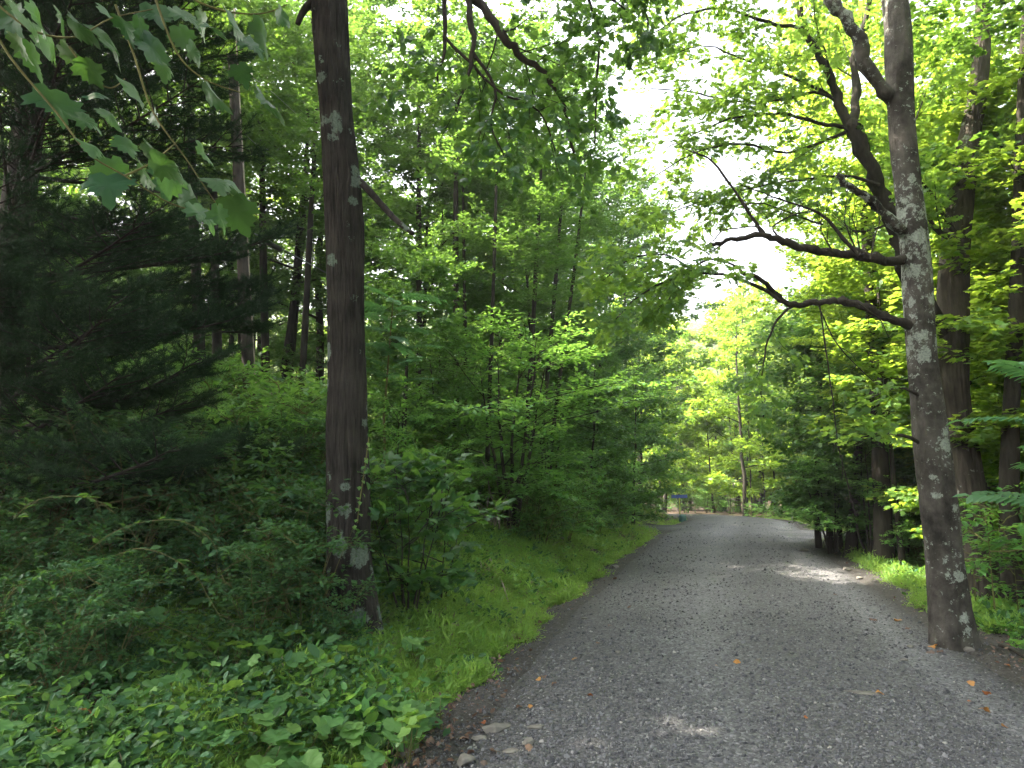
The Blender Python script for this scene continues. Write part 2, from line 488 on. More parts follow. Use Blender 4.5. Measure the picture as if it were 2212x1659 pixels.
strip('road', MAIN_S, 2.05)
strip('side_road', SIDE_S, 2.1, 0.2, -0.012)
strip('driveway', DRIVE_S, 1.3, 0.2, -0.02)


# ------------------------------------------------------------------ leaf and wood builders
def leaf_shape(kind):
    if kind == 'dia':      # two folded faces
        V = [(0, 0, 0), (0.45, 0.30, 0.06), (1, 0, 0), (0.45, -0.30, 0.06)]
        F = [(0, 1, 2), (0, 2, 3)]
    elif kind == 'wide':
        V = [(0, 0, 0), (0.35, 0.42, 0.08), (1, 0, -0.05), (0.35, -0.42, 0.08)]
        F = [(0, 1, 2), (0, 2, 3)]
    elif kind == 'oval':
        V = [(0, 0, 0), (0.3, 0.24, 0.05), (0.7, 0.22, 0.02), (1, 0, -0.08), (0.7, -0.22, 0.02), (0.3, -0.24, 0.05), (0.5, 0, 0)]
        F = [(6, 0, 1), (6, 1, 2), (6, 2, 3), (6, 3, 4), (6, 4, 5), (6, 5, 0)]
    elif kind == 'blade':
        V = [(0, 0, 0), (0.45, 0.075, 0.05), (1, 0, -0.1), (0.45, -0.075, 0.05)]
        F = [(0, 1, 2), (0, 2, 3)]
    elif kind == 'oak':
        out = [(0, 0), (0.2, 0.10), (0.30, 0.30), (0.42, 0.12), (0.58, 0.36), (0.68, 0.13), (0.85, 0.2), (1, 0)]
        pts = out + [(x, -y) for x, y in out[-2:0:-1]]
        V = [(0.5, 0, 0)] + [(x, y, 0.04 - abs(y) * 0.15) for x, y in pts]
        F = [(0, i + 1, (i + 1) % len(pts) + 1) for i in range(len(pts))]
    elif kind == 'maple':
        out = [(0, 0), (-0.05, 0.22), (0.16, 0.30), (0.22, 0.55), (0.42, 0.36), (0.62, 0.42), (0.62, 0.17), (0.80, 0.16), (1.0, 0)]
        pts = out + [(x, -y) for x, y in out[-2:0:-1]]
        V = [(0.38, 0, 0.0)] + [(x, y, -abs(y) * 0.22 - max(0, x - 0.5) * 0.15) for x, y in pts]
        F = [(0, i + 1, (i + 1) % len(pts) + 1) for i in range(len(pts))]
    return np.array(V, float), np.array(F, int)


def norm(v):
    return v / (np.linalg.norm(v, axis=-1, keepdims=True) + 1e-12)


def leaves_np(pos, direc, nrm, size, shape, rg, rnd=None):
    V, F = leaf_shape(shape)
    d = norm(direc)
    n = norm(nrm - d * (nrm * d).sum(-1, keepdims=True))
    b = np.cross(n, d)
    N = len(pos)
    size = np.broadcast_to(size, (N,))
    curl = rg.uniform(0.2, 2.2, N)
    P = pos[:, None, :] + size[:, None, None] * (V[None, :, 0:1] * d[:, None, :] + V[None, :, 1:2] * b[:, None, :] + (V[None, :, 2:3] * curl[:, None, None]) * n[:, None, :])
    verts = P.reshape(-1, 3)
    faces = (F[None] + (np.arange(N) * len(V))[:, None, None]).reshape(-1, 3)
    r = rg.random(N) if rnd is None else rnd
    return verts, faces, np.repeat(r, len(V)).astype(np.float32)


def tube(path, radii, k=6):
    path = np.asarray(path, float)
    radii = np.asarray(radii, float)
    T = norm(np.gradient(path, axis=0))
    ref = np.array([0, 0, 1.0]) if abs(T[0][2]) < 0.8 else np.array([1.0, 0, 0])
    u = norm(np.cross(T, ref))
    w = np.cross(T, u)
    a = np.arange(k) / k * 2 * math.pi
    V = path[:, None, :] + radii[:, None, None] * (np.cos(a)[None, :, None] * u[:, None, :] + np.sin(a)[None, :, None] * w[:, None, :])
    n = len(path)
    i = np.arange((n - 1) * k).reshape(n - 1, k)
    j = (np.arange(n - 1) * k)[:, None] + (np.arange(k) + 1) % k
    F = np.stack([i, j, j + k, i + k], -1).reshape(-1, 4)
    return V.reshape(-1, 3), F


class Wood:
    def __init__(s): s.V, s.F, s.n = [], [], 0

    def tube(s, path, radii, k=6):
        v, f = tube(path, radii, k)
        s.V.append(v); s.F.append(f + s.n); s.n += len(v)

    def mesh(s, name, mat):
        return mesh_np(name, np.concatenate(s.V), np.concatenate(s.F), mat, None, True)


def curve(rg, start, direc, L, n=7, wob=0.18, lift=0.0, droop=0.0):
    d = norm(np.array(direc, float))
    P = [np.array(start, float)]
    for i in range(n):
        t = i / n
        d = norm(d + rg.normal(0, wob, 3) * np.array([1, 1, 0.6]) + np.array([0, 0, lift - droop * t]))
        P.append(P[-1] + d * L / n)
    return np.array(P)


def at_path(P, s):
    x = s * (len(P) - 1)
    i = min(int(x), len(P) - 2)
    return P[i] + (P[i + 1] - P[i]) * (x - i), norm(P[i + 1] - P[i])


def branch_out(rg, wood, tw, P, r, sub, sublen, twigs, twlen, flat=0.6, s0=0.2, k=4, subtube=True):
    """side branches and twigs of one limb: twigs are kept as (base, dir, length)"""
    for i in range(sub):
        s = s0 + (1 - s0) * (i + rg.random()) / sub
        p, d = at_path(P, min(s, 0.999))
        side = norm(np.cross(d, [0, 0, 1.0]) + 1e-6) * (1 if i % 2 else -1)
        dd = norm(d * rg.uniform(0.5, 1.0) + side * rg.uniform(0.5, 1.1) + np.array([0, 0, rg.normal(0.08, 0.35 * (1 - flat) + 0.08)]))
        L = sublen * (1.15 - 0.6 * s) * rg.uniform(0.7, 1.25)
        Q = curve(rg, p, dd, L, 4, 0.16, 0.02, 0.05)
        rr = max(0.004, r * 0.4 * (1.1 - s))
        wood.tube(Q, np.linspace(rr, 0.003, 5), k)
        for j in range(twigs):
            q = (j + rg.random()) / twigs
            p2, d2 = at_path(Q, min(q, 0.999))
            sd2 = norm(np.cross(d2, [0, 0, 1.0]) + 1e-6) * (1 if j % 2 else -1)
            d3 = norm(d2 + sd2 * rg.uniform(0.3, 1.1) + np.array([0, 0, rg.normal(0, 0.12 + 0.5 * (1 - flat))]))
            tw.append((*p2, *d3, twlen * rg.uniform(0.6, 1.3)))
        tw.append((*Q[-1], *norm(Q[-1] - Q[-2]), twlen))
    tw.append((*P[-1], *norm(P[-1] - P[-2]), twlen * 1.2))


def crown_np(rg, tw, nleaf, size, shape, flat=0.6, droop=0.15, thin=0.0):
    tw = np.array(tw)
    k = max(3, nleaf // len(tw))
    B, D, L = tw[:, :3], tw[:, 3:6], tw[:, 6]
    if thin: 
        keep = rg.random(len(tw)) > thin
        B, D, L = B[keep], D[keep], L[keep]
    N = len(B) * k
    B, D, L = np.repeat(B, k, 0), np.repeat(D, k, 0), np.repeat(L, k)
    s = rg.random(N) ** 0.8
    up = np.array([0, 0, 1.0])
    side = norm(np.cross(D, up) + 1e-6) * np.where(rg.random(N) < 0.5, 1, -1)[:, None]
    ld = norm(D * rg.uniform(0.2, 1.1, (N, 1)) + side * rg.uniform(0.2, 1.0, (N, 1)) + rg.normal(0, 0.22, (N, 3)) - up * droop)
    pos = B + D * (L * s)[:, None] + ld * size * 0.25 + rg.normal(0, size * (0.55 - 0.3 * flat), (N, 3))
    nr = up * (0.35 + flat) + rg.normal(0, 0.55 * (1.1 - flat) + 0.18, (N, 3))
    sz = size * rg.uniform(0.65, 1.25, N)
    return leaves_np(pos, ld, nr, sz, shape, rg)


def gen_tree(seed, H=12.0, r=0.13, base=0.4, limbs=18, CR=3.0, sub=7, twigs=4, nleaf=24000, leaf=0.12, shape='dia', flat=0.6,
             lift=0.35, wob=0.05, twl=0.42, forks=0, stems=1, bark=M_BARK, lm=M_BROAD, top=1.0, spread=0.0, thin=0.0, name='tree', peak=0.35):
    rg = np.random.default_rng(seed)
    wood, tw = Wood(), []
    for st in range(stems):
        a = st / max(stems, 1) * 6.283 + rg.random()
        ln = np.array([math.cos(a), math.sin(a), 0]) * spread * rg.uniform(0.5, 1.2) if stems > 1 else rg.normal(0, 0.02, 3) * [1, 1, 0]
        hh = H * (rg.uniform(0.75, 1.0) if stems > 1 else 1.0)
        n = 12
        tt = np.linspace(0, 1, n)
        P = np.zeros((n, 3))
        P[:, 2] = tt * hh * top
        w = np.cumsum(rg.normal(0, wob, (n, 2)), 0) * hh / 12
        P[:, 0] = w[:, 0] - w[0, 0] + ln[0] * tt * hh + (math.cos(a) * 0.06 if stems > 1 else 0)
        P[:, 1] = w[:, 1] - w[0, 1] + ln[1] * tt * hh + (math.sin(a) * 0.06 if stems > 1 else 0)
        P[0, 2] = -0.25
        rad = r * (1 - 0.88 * tt) * (1 + 0.5 * np.exp(-tt * hh / 0.25))
        wood.tube(P, rad, 8)
        nl = max(3, limbs // stems)
        for i in range(nl):
            tpos = base + (1 - base) * (i + rg.random() * 0.8) / nl
            p, d = at_path(P, min(tpos, 0.995))
            u = (tpos - base) / (1 - base)
            prof = (0.45 + 0.55 * u / peak) if u < peak else (1 - 0.75 * ((u - peak) / (1 - peak)) ** 1.4)
            L = CR * prof * rg.uniform(0.7, 1.2)
            az = i * 2.4 + rg.normal(0, 0.4) + st
            el = lift * (0.4 + 1.6 * u) + rg.normal(0, 0.12)
            dd = np.array([math.cos(az) * math.cos(el), math.sin(az) * math.cos(el), math.sin(el)])
            Q = curve(rg, p, dd, L, 7, 0.13, 0.03, 0.09)
            rr = max(0.008, r * 0.42 * (1 - 0.75 * tpos))
            wood.tube(Q, np.linspace(rr, 0.006, len(Q)), 5)
            branch_out(rg, wood, tw, Q, rr, sub, CR * 0.38, twigs, twl, flat)
    v, f, rn = crown_np(rg, tw, nleaf, leaf, shape, flat, thin=thin)
    return (wood.mesh(name + '_wood', bark), mesh_np(name + '_leaves', v, f, lm, {'rnd': ('FLOAT', rn)}), H)


def place(var, name, x, y, H, rz=None, label='', cat='tree', group=None, tp='trunk', cr='crown', sx=1.0):
    wm, lm, h0 = var
    s = H / h0
    e = empty(name, (x, y, gz(x, y)), random.uniform(0, 6.28) if rz is None else rz, s, label, cat, group)
    e.scale = (s * sx, s * sx, s)
    link(tp, wm, e)
    link(cr, lm, e)
    return e


# ------------------------------------------------------------------ scatter by geometry nodes (only for uncountable ground stuff)
def scatter(name, pts, rot, scl, ids, sources, kind='stuff'):
    col = bpy.data.collections.new(name + '_kinds')
    for i, (me) in enumerate(sources):
        o = bpy.data.objects.new('%s_kind_%02d' % (name, i), me)
        col.objects.link(o)
    me = mesh_np(name, pts, np.zeros((0, 3), int), None, {'rot': ('FLOAT_VECTOR', np.asarray(rot, np.float32)), 'scl': ('FLOAT', np.asarray(scl, np.float32)), 'ids': ('INT', np.asarray(ids, np.int32))})
    o = link(name, me)
    tag(o, kind=kind)
    ng = bpy.data.node_groups.new(name + '_scatter', 'GeometryNodeTree')
    ng.interface.new_socket('Geometry', in_out='INPUT', socket_type='NodeSocketGeometry')
    ng.interface.new_socket('Geometry', in_out='OUTPUT', socket_type='NodeSocketGeometry')
    gi, go = ng.nodes.new('NodeGroupInput'), ng.nodes.new('NodeGroupOutput')
    ip = ng.nodes.new('GeometryNodeInstanceOnPoints')
    ci = ng.nodes.new('GeometryNodeCollectionInfo')
    ci.inputs['Collection'].default_value = col
    ci.inputs['Separate Children'].default_value = True
    ci.inputs['Reset Children'].default_value = True
    ip.inputs['Pick Instance'].default_value = True

    def attr(nm, tp):
        a = ng.nodes.new('GeometryNodeInputNamedAttribute')
        a.data_type = tp
        a.inputs['Name'].default_value = nm
        return a.outputs['Attribute']
    L = ng.links.new
    L(gi.outputs[0], ip.inputs['Points'])
    L(ci.outputs[0], ip.inputs['Instance'])
    L(attr('ids', 'INT'), ip.inputs['Instance Index'])
    e2r = ng.nodes.new('FunctionNodeEulerToRotation')
    L(attr('rot', 'FLOAT_VECTOR'), e2r.inputs[0])
    L(e2r.outputs[0], ip.inputs['Rotation'])
    L(attr('scl', 'FLOAT'), ip.inputs['Scale'])
    L(ip.outputs[0], go.inputs[0])
    md = o.modifiers.new('scatter', 'NODES')
    md.node_group = ng
    return o


def view_points(n, dmin, dmax, power, pxlo, pxhi, rg):
    """random ground points in the camera's fan, denser close by"""
    u = rg.random(n)
    if power == 1: y = dmin * (dmax / dmin) ** u
    else: y = (dmin ** (1 - power) + u * (dmax ** (1 - power) - dmin ** (1 - power))) ** (1 / (1 - power))
    x = (rg.uniform(pxlo, pxhi, n) - 1106) / 1495 * y
    return x, y
#PART2

# ------------------------------------------------------------------ plant kinds
TALL = [gen_tree(11, 15, .13, .34, 20, 3.0, nleaf=13000, leaf=.12, shape='dia', flat=.7, lm=M_BROAD, name='tall_tree'),
        gen_tree(12, 15, .11, .42, 17, 2.6, nleaf=11000, leaf=.12, shape='wide', flat=.7, lm=M_MAPLE, name='tall_tree'),
        gen_tree(13, 15, .15, .28, 22, 3.3, nleaf=13000, leaf=.13, shape='dia', flat=.8, lm=M_BROAD, name='tall_tree')]
EDGE = [gen_tree(21, 9, .09, .08, 28, 2.9, peak=.55, nleaf=17000, leaf=.135, shape='wide', flat=.45, lift=.25, lm=M_SHRUB, name='edge_tree'),
        gen_tree(22, 9, .08, .10, 26, 2.7, peak=.6, nleaf=15000, leaf=.135, shape='wide', flat=.45, lift=.3, lm=M_BROAD, name='edge_tree'),
        gen_tree(23, 9, .08, .08, 27, 2.5, peak=.6, nleaf=16000, leaf=.135, shape='dia', flat=.45, lift=.4, stems=3, spread=.1, lm=M_SHRUB, name='edge_tree')]
MID = [gen_tree(25, 12, .10, .10, 26, 3.0, peak=.55, nleaf=21000, leaf=.135, shape='wide', flat=.5, lift=.3, lm=M_BROAD, name='mid_tree'),
       gen_tree(26, 12, .09, .12, 24, 2.8, peak=.6, nleaf=20000, leaf=.13, shape='wide', flat=.5, lift=.35, lm=M_SHRUB, name='mid_tree'),
       gen_tree(27, 12, .09, .10, 24, 2.8, peak=.6, nleaf=20000, leaf=.13, shape='wide', flat=.5, lift=.3, lm=M_MAPLE, name='mid_tree')]
SHADE_TREE = gen_tree(28, 14, .12, .5, 26, 3.3, nleaf=24000, leaf=.12, shape='wide', flat=.8, lift=.3, lm=M_MAPLE, name='shade_tree')  # dense high crown for the added off-view trees that block the sun
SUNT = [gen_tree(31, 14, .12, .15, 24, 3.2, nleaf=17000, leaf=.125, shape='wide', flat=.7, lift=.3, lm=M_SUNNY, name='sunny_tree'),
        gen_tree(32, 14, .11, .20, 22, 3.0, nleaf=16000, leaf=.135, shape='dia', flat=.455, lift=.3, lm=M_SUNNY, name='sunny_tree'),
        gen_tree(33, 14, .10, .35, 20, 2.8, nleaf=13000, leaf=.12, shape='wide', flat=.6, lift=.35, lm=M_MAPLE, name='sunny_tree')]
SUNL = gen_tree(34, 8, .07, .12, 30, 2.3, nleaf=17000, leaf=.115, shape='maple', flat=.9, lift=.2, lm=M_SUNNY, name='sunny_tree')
SAP = [gen_tree(41, 4, .028, .22, 14, 1.35, sub=5, twigs=3, nleaf=3600, leaf=.095, shape='oval', flat=1.0, lift=.12, twl=.25, lm=M_BRIGHT, name='sapling'),
       gen_tree(42, 4, .026, .30, 12, 1.2, sub=5, twigs=3, nleaf=3000, leaf=.085, shape='oval', flat=.95, lift=.2, twl=.25, lm=M_SHRUB, name='sapling'),
       gen_tree(43, 4, .03, .12, 18, 1.5, sub=5, twigs=3, nleaf=4600, leaf=.085, shape='oval', flat=.95, lift=.15, stems=4, spread=.16, twl=.25, lm=M_BRIGHT, name='sapling')]
BUSH = [gen_tree(51, 1.8, .010, .1, 24, .85, sub=4, twigs=2, nleaf=2300, leaf=.098, shape='oval', flat=.85, lift=.25, stems=7, spread=.42, twl=.16, bark=M_TWIG, lm=M_UNDER, name='bush'),
        gen_tree(52, 1.8, .014, .1, 26, .8, sub=4, twigs=3, nleaf=1700, leaf=.11, shape='oval', flat=.8, lift=.3, stems=6, spread=.38, twl=.16, bark=M_TWIG, lm=M_UNDER, name='bush'),
        gen_tree(53, 1.8, .010, .1, 24, .85, sub=4, twigs=2, nleaf=2200, leaf=.098, shape='oval', flat=.85, lift=.25, stems=7, spread=.42, twl=.16, bark=M_TWIG, lm=M_SHRUB, name='bush'),
        gen_tree(54, 1.8, .010, .1, 24, .85, sub=4, twigs=2, nleaf=2200, leaf=.098, shape='oval', flat=.9, lift=.25, stems=7, spread=.42, twl=.16, bark=M_TWIG, lm=M_BRIGHT, name='bush')]
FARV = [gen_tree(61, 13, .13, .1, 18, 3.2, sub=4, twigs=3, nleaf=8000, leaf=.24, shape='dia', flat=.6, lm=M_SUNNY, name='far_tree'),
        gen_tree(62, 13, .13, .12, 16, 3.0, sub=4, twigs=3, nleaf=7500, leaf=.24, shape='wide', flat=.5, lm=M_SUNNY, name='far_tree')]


def clear_of_roads(x, y, m):
    a = np.array([x]); b = np.array([y])
    return abs(sdist(MAIN_S, a, b)[0]) > 2.1 + m and abs(sdist(SIDE_S, a, b)[0]) > 1.7 + m * 0.6 and abs(sdist(DRIVE_S, a, b)[0]) > 1.3 + m * 0.6


def sgn(x, y):
    return float(sdist(MAIN_S, np.array([x]), np.array([y]))[0])


def pxof(x, y): return 1106 + 1495 * x / (y * cp + 0.0)


def top_limit(x, y, env):
    """tallest height that keeps a crown under the tree line seen from the road"""
    px = pxof(x, y)
    dx = 1.5 * 1495 / y
    e = max(np.interp(px + q, [k[0] for k in env], [k[1] for k in env]) for q in (-dx, 0, dx))
    return U(px, e, y)[2] - gz(x, y)


ENV_L = [(-900, -500), (600, -300), (800, -50), (950, 60), (1020, 200), (1100, 360), (1200, 400), (1290, 400), (1350, 480), (1380, 600), (1430, 700), (1500, 760)]
ENV_R = [(1400, 760), (1500, 760), (1560, 730), (1620, 650), (1700, 560), (1760, 420), (1850, 200), (1950, -100), (2100, -500), (3200, -900)]

# ------------------------------------------------------------------ the wood left of the road
rl = np.random.default_rng(101)
rr_ = np.random.default_rng(202)
spots = []


def try_spot(rg, x, y, mind):
    for a, b in spots:
        if (a - x) ** 2 + (b - y) ** 2 < mind * mind: return False
    spots.append((x, y))
    return True


def where(x, y, H, tall=9.0):
    px = pxof(x, y)
    for lim, nm in ((300, 'behind the pine'), (470, 'left of the utility pole'), (640, 'right of the utility pole'), (770, 'behind the furrowed trunk'), (900, 'just right of the furrowed trunk'), (1010, 'left of the rounded tree'), (1120, 'behind the rounded tree'),
                    (1230, 'right of the rounded tree'), (1340, 'before the left driveway'), (1450, 'by the left driveway'), (1560, 'where the road bends'), (1680, 'beyond the bend'), (1800, 'behind the side road'), (1920, 'left of the lichened trunk'),
                    (2080, 'behind the lichened trunk'), (99999, 'at the right edge')):
        if px < lim: break
    dp = 'nearby' if y < 12 else 'set back' if y < 18 else 'farther back' if y < 25 else 'deep in' if y < 34 else 'far off'
    return ('tall' if H > tall else 'low', dp, nm)


def forest(rg, n, ylo, yhi, pxlo, pxhi, left, kinds, env, Hlo, Hhi, mroad, mind, label, group, name='forest_tree'):
    k = tries = 0
    while k < n and tries < 4000:
        tries += 1
        y = math.sqrt(rg.uniform(ylo ** 2, yhi ** 2))
        x = (rg.uniform(pxlo, pxhi) - 1106) / 1495 * y
        s = sgn(x, y)
        if (s > 0) != left or not clear_of_roads(x, y, mroad) or (y < 18 and 250 < pxof(x, y) < 860): continue
        H = min(rg.uniform(Hlo, Hhi), top_limit(x, y, env))
        if H < 3.0 or not try_spot(rg, x, y, mind): continue
        kd = kinds[int(rg.integers(len(kinds)))]
        place(kd, name, x, y, H, rg.uniform(0, 6.28), '%s %s, %s, %s' % ((where(x, y, H)[0], label) + where(x, y, H)[1:]), 'tree', group, sx=1.0 if H > 8 else 1.15)
        k += 1


ENV_E = [(700, 900), (820, 800), (900, 720), (1000, 620), (1060, 480), (1200, 460), (1290, 470), (1380, 600), (1430, 700), (1500, 760)]


ENV_P = [(-900, 300), (2500, 300)]


def keep_pole(x, y):
    return not (y < 17.5 and 380 < pxof(x, y) < 700)


forest(rl, 20, 15, 32, -100, 760, True, TALL, ENV_L, 13, 18, 3.5, 2.0, 'slender dark-trunked tree in the shaded wood', 'dark trunks in the wood behind the utility pole', 'forest_tree')
forest(rl, 26, 18.5, 36, 880, 1300, True, MID, ENV_L, 8, 15, 5.6, 1.9, 'leafy green tree of the left wood', 'trees behind the left verge')
forest(rl, 16, 14.5, 27, 800, 1280, True, EDGE, ENV_E, 5, 9, 5.3, 1.7, 'bushy tree with layered leaves', 'layered edge trees left of the road', 'edge_tree')
forest(rl, 18, 18, 36, 1150, 1480, True, EDGE, ENV_L, 4, 12, 3.4, 1.6, 'dense dark green roadside tree', 'edge trees by the left roadside towards the bend', 'edge_tree')
forest(rl, 18, 32, 58, -100, 1300, True, SUNT, ENV_L, 9, 15, 2.5, 2.8, 'sunlit tree glowing behind dark trunks', 'sunlit trees far back in the left wood', 'forest_tree')
forest(rl, 7, 9, 16, -700, -60, True, TALL, ENV_L, 11, 15, 3, 2.4, 'tree added for shade at the outer left', 'trees added for shade left of the pine')  # wood carried on past the left edge, added for the shade it casts
forest(rl, 16, 19, 34, 200, 800, True, MID, ENV_P, 6, 9.5, 4.0, 1.8, 'dense bushy tree of the left wood', 'bushy trees filling the left wood')
forest(rl, 8, 11.5, 18, -50, 230, True, EDGE, ENV_P, 4, 6, 4.0, 1.6, 'shaded low tree beneath the pine', 'low trees beneath the pine')
# off-view trees beside and behind the viewpoint, added to shade the near road
for i, (x, y, H) in enumerate(((-4.2, 1.0, 13), (-5.5, -3.5, 14), (-2.8, -6.5, 13), (4.6, -1.0, 13), (5.4, 3.2, 13), (4.0, -5.5, 14), (-1.8, -10, 15), (3.4, -9.5, 14), (-8.0, 4.0, 14), (8.0, 0.5, 13), (-7.2, 6.4, 14), (-9.5, 8.6, 15), (-5.6, 3.0, 13), (-10.5, 11.5, 15))):
    pos_ = ('behind the viewpoint' if y < -3 else 'beside the viewpoint' if y < 4 else 'beside the pine') + (', left' if x < 0 else ', right') + (' and close' if abs(x) < 5 else ' and set back')
    place(SHADE_TREE if x < -5 else TALL[i % 3], 'forest_tree', x, y, H + (1.5 if x < -5 else 0), i * 1.3, 'off-view tree added to shade the near road, %s' % pos_, 'tree', 'off-view trees added to shade the near road', sx=1.45)

ROUND = gen_tree(24, 5, .05, .22, 30, 2.3, sub=7, twigs=4, nleaf=13000, leaf=.10, shape='oval', flat=.95, lift=.3, stems=5, spread=.17, twl=.3, lm=M_BRIGHT, name='round_tree', peak=.6)
forest(rr_, 8, 8.5, 15, 2080, 2600, False, [SUNL], ENV_R, 4.5, 7.5, 3.0, 1.6, 'sunlit maple with foliage to the ground', 'low-crowned trees at the right edge')
for px, d, H, lb in ((2215, 11.5, 8.5, 'maple of bright layered leaves at the right edge'), (2130, 13, 9, 'maple with bright sprays right behind the oak'), (2400, 9.5, 8, 'maple partly cut off by the right edge')):
    x, y, z = U(px, 1000, d)
    place(SUNL, 'maple_tree', x, y, H, px, lb, 'tree')
for px, d, tp_, k, lb in ((1215, 29, 405, 0, 'tallest rounded crown of the left tree line against the sky'), (1285, 31, 415, 1, 'pale-edged crown at the right end of the left tree line'), (1130, 27, 385, 2, 'dense crown below the overhanging dark bough'),
                           (1345, 33, 490, 0, 'crown stepping down at the edge of the sky gap'), (1060, 25, 330, 1, 'dense crown in the left tree line near the dark bough'), (1385, 36, 610, 2, 'low crown at the foot of the sky gap')):
    x, y, z = U(px, 1000, d)
    place(MID[k], 'forest_tree', x, y, U(px, tp_, d)[2] - gz(x, y), px, lb, 'tree', 'crowns of the left tree line', sx=1.1)
# rounded multi-stemmed tree in the middle of the left verge
x, y, z = U(1105, 1050, 13.5)
place(ROUND, 'rounded_tree', x, y, U(1105, 700, 13.5)[2] - gz(x, y), 1.0, 'rounded multi-stemmed tree with bright layered leaves standing forward of the left wood', 'tree', None, sx=1.25)
for px, dpt, tp_, lb in ((1275, 20, 780, 'pale green feathery small tree right of the rounded multi-stemmed tree'),
                         (1365, 24, 820, 'bushy dark green small tree overhanging the left roadside beside the street sign'),
                         (1190, 17.5, 860, 'low bushy tree growing in front of the dark stems on the left bank'),
                         (950, 15, 700, 'small tree with bright leaf layers just right of the furrowed trunk')):
    x, y, z = U(px, 1050, dpt)
    place(EDGE[int(px) % 3], 'small_tree', x, y, U(px, tp_, dpt)[2] - gz(x, y), px * .7, lb, 'tree', None, sx=1.15)

# ------------------------------------------------------------------ trees right of the road
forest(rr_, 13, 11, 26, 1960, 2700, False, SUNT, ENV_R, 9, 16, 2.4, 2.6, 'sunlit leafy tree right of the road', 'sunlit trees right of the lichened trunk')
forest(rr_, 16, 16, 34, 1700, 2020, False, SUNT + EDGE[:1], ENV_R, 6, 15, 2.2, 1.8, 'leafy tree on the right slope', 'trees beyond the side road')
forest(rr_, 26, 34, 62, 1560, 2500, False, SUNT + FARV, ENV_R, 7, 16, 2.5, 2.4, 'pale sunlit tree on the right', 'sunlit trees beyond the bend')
forest(rr_, 8, 4.5, 12, 2750, 3600, False, SUNT, ENV_R, 10, 15, 2.5, 2.4, 'tree of the roadside wood', 'trees at the outer right')
rf_ = np.random.default_rng(303)
for i in range(95):
    y = rf_.uniform(38, 100)
    px = rf_.uniform(1330, 1950)
    x = (px - 1106) / 1495 * y
    if not clear_of_roads(x, y, 1.5): continue
    e = np.interp(px, [1330, 1420, 1480, 1560, 1640, 1760, 1950], [560, 700, 700, 655, 610, 520, 300])
    H = min(rf_.uniform(8, 17), U(px, e + rf_.uniform(0, 40), y)[2] - gz(x, y))
    if H < 4: continue
    place(FARV[i % 2], 'distant_tree', x, y, H, rf_.uniform(0, 6), '%s pale distant tree, %s, %s' % (where(x, y, H, 10)[0], 'before the hill' if y < 75 else 'at the foot of the hill', where(x, y, H)[2]), 'tree', 'distant trees closing the road')

# far wooded hill: one mass
rg = np.random.default_rng(5)
n = 4200
hx = rg.uniform(-150, 330, n); hy = rg.uniform(108, 300, n)
hz = ground_h(hx, hy) - 2.5
scatter('distant_wood', np.stack([hx, hy, hz], 1), np.stack([np.zeros(n), np.zeros(n), rg.uniform(0, 6.28, n)], 1), rg.uniform(.8, 1.25, n), rg.integers(0, 2, n), [FARV[0][1], FARV[1][1]])


# ------------------------------------------------------------------ the two big near trunks
def big_trunk(name, P, rad, mat, parent, furrow, amp, k=96, step=0.035, seam=math.pi / 2, lump=0.02, flare=1.0):
    P = np.array(P); rad = np.array(rad)
    d = np.concatenate([[0], np.cumsum(np.linalg.norm(P[1:] - P[:-1], axis=1))])
    n = int(d[-1] / step)
    ss = np.linspace(0, d[-1], n)

    def sm(v):
        out = np.interp(ss, d, v)
        kk = np.ones(31) / 31
        return np.convolve(np.pad(out, 15, 'edge'), kk, 'valid')
    C = np.stack([sm(P[:, i]) for i in range(3)], 1)
    C = C - C[0] + P[0]
    r = sm(rad)
    th = np.arange(k) / k * 2 * math.pi
    TH, SS = np.meshgrid(th, ss)
    f = fbm(TH * furrow / 6.283, SS * 1.6, 4, 31)
    ridge = 1 - np.abs(f) * 2.4
    g2 = fbm(TH * 2.0 / 6.283 * 2, SS * 0.9, 2, 77)
    h = amp * ridge + lump * g2 + 0.003 * fbm(TH * 30, SS * 40, 2, 5)
    # roots spreading out at the foot
    roots = flare * rad[0] * (0.95 * np.exp(-SS / 0.30) * (0.5 + 0.5 * np.cos(TH * 4 + 1.0)) + 0.35 * np.exp(-SS / 0.55))
    RR = r[:, None] + h + roots * (0.6 + 0.4 * np.cos(TH * 3))
    ang = TH + seam
    V = np.stack([C[:, 0:1] + RR * np.cos(ang), C[:, 1:2] + RR * np.sin(ang), np.broadcast_to(C[:, 2:3], RR.shape)], -1).reshape(-1, 3)
    id_ = np.arange(n * k).reshape(n, k)
    F = np.stack([id_[:-1], np.roll(id_, -1, 1)[:-1], np.roll(id_, -1, 1)[1:], id_[1:]], -1).reshape(-1, 4)
    return link(name, mesh_np(name, V, F, mat, None, True), parent)


def limb(wood, tw, rg, pts, r0, r1, sub=6, sublen=1.2, twigs=4, twl=.35, flat=.6, s0=.2, k=8, rough=1):
    P = smooth_path(np.array(pts), 4)
    if rough: P[1:-1] += rg.normal(0, r0 * 0.22, (len(P) - 2, 3))
    rad = np.linspace(r0, r1, len(P)) * (1 + 0.1 * rg.normal(0, 1, len(P)))
    wood.tube(P, rad, k)
    if sub: branch_out(rg, wood, tw, P, r0 * .6, sub, sublen, twigs, twl, flat, s0)
    return P


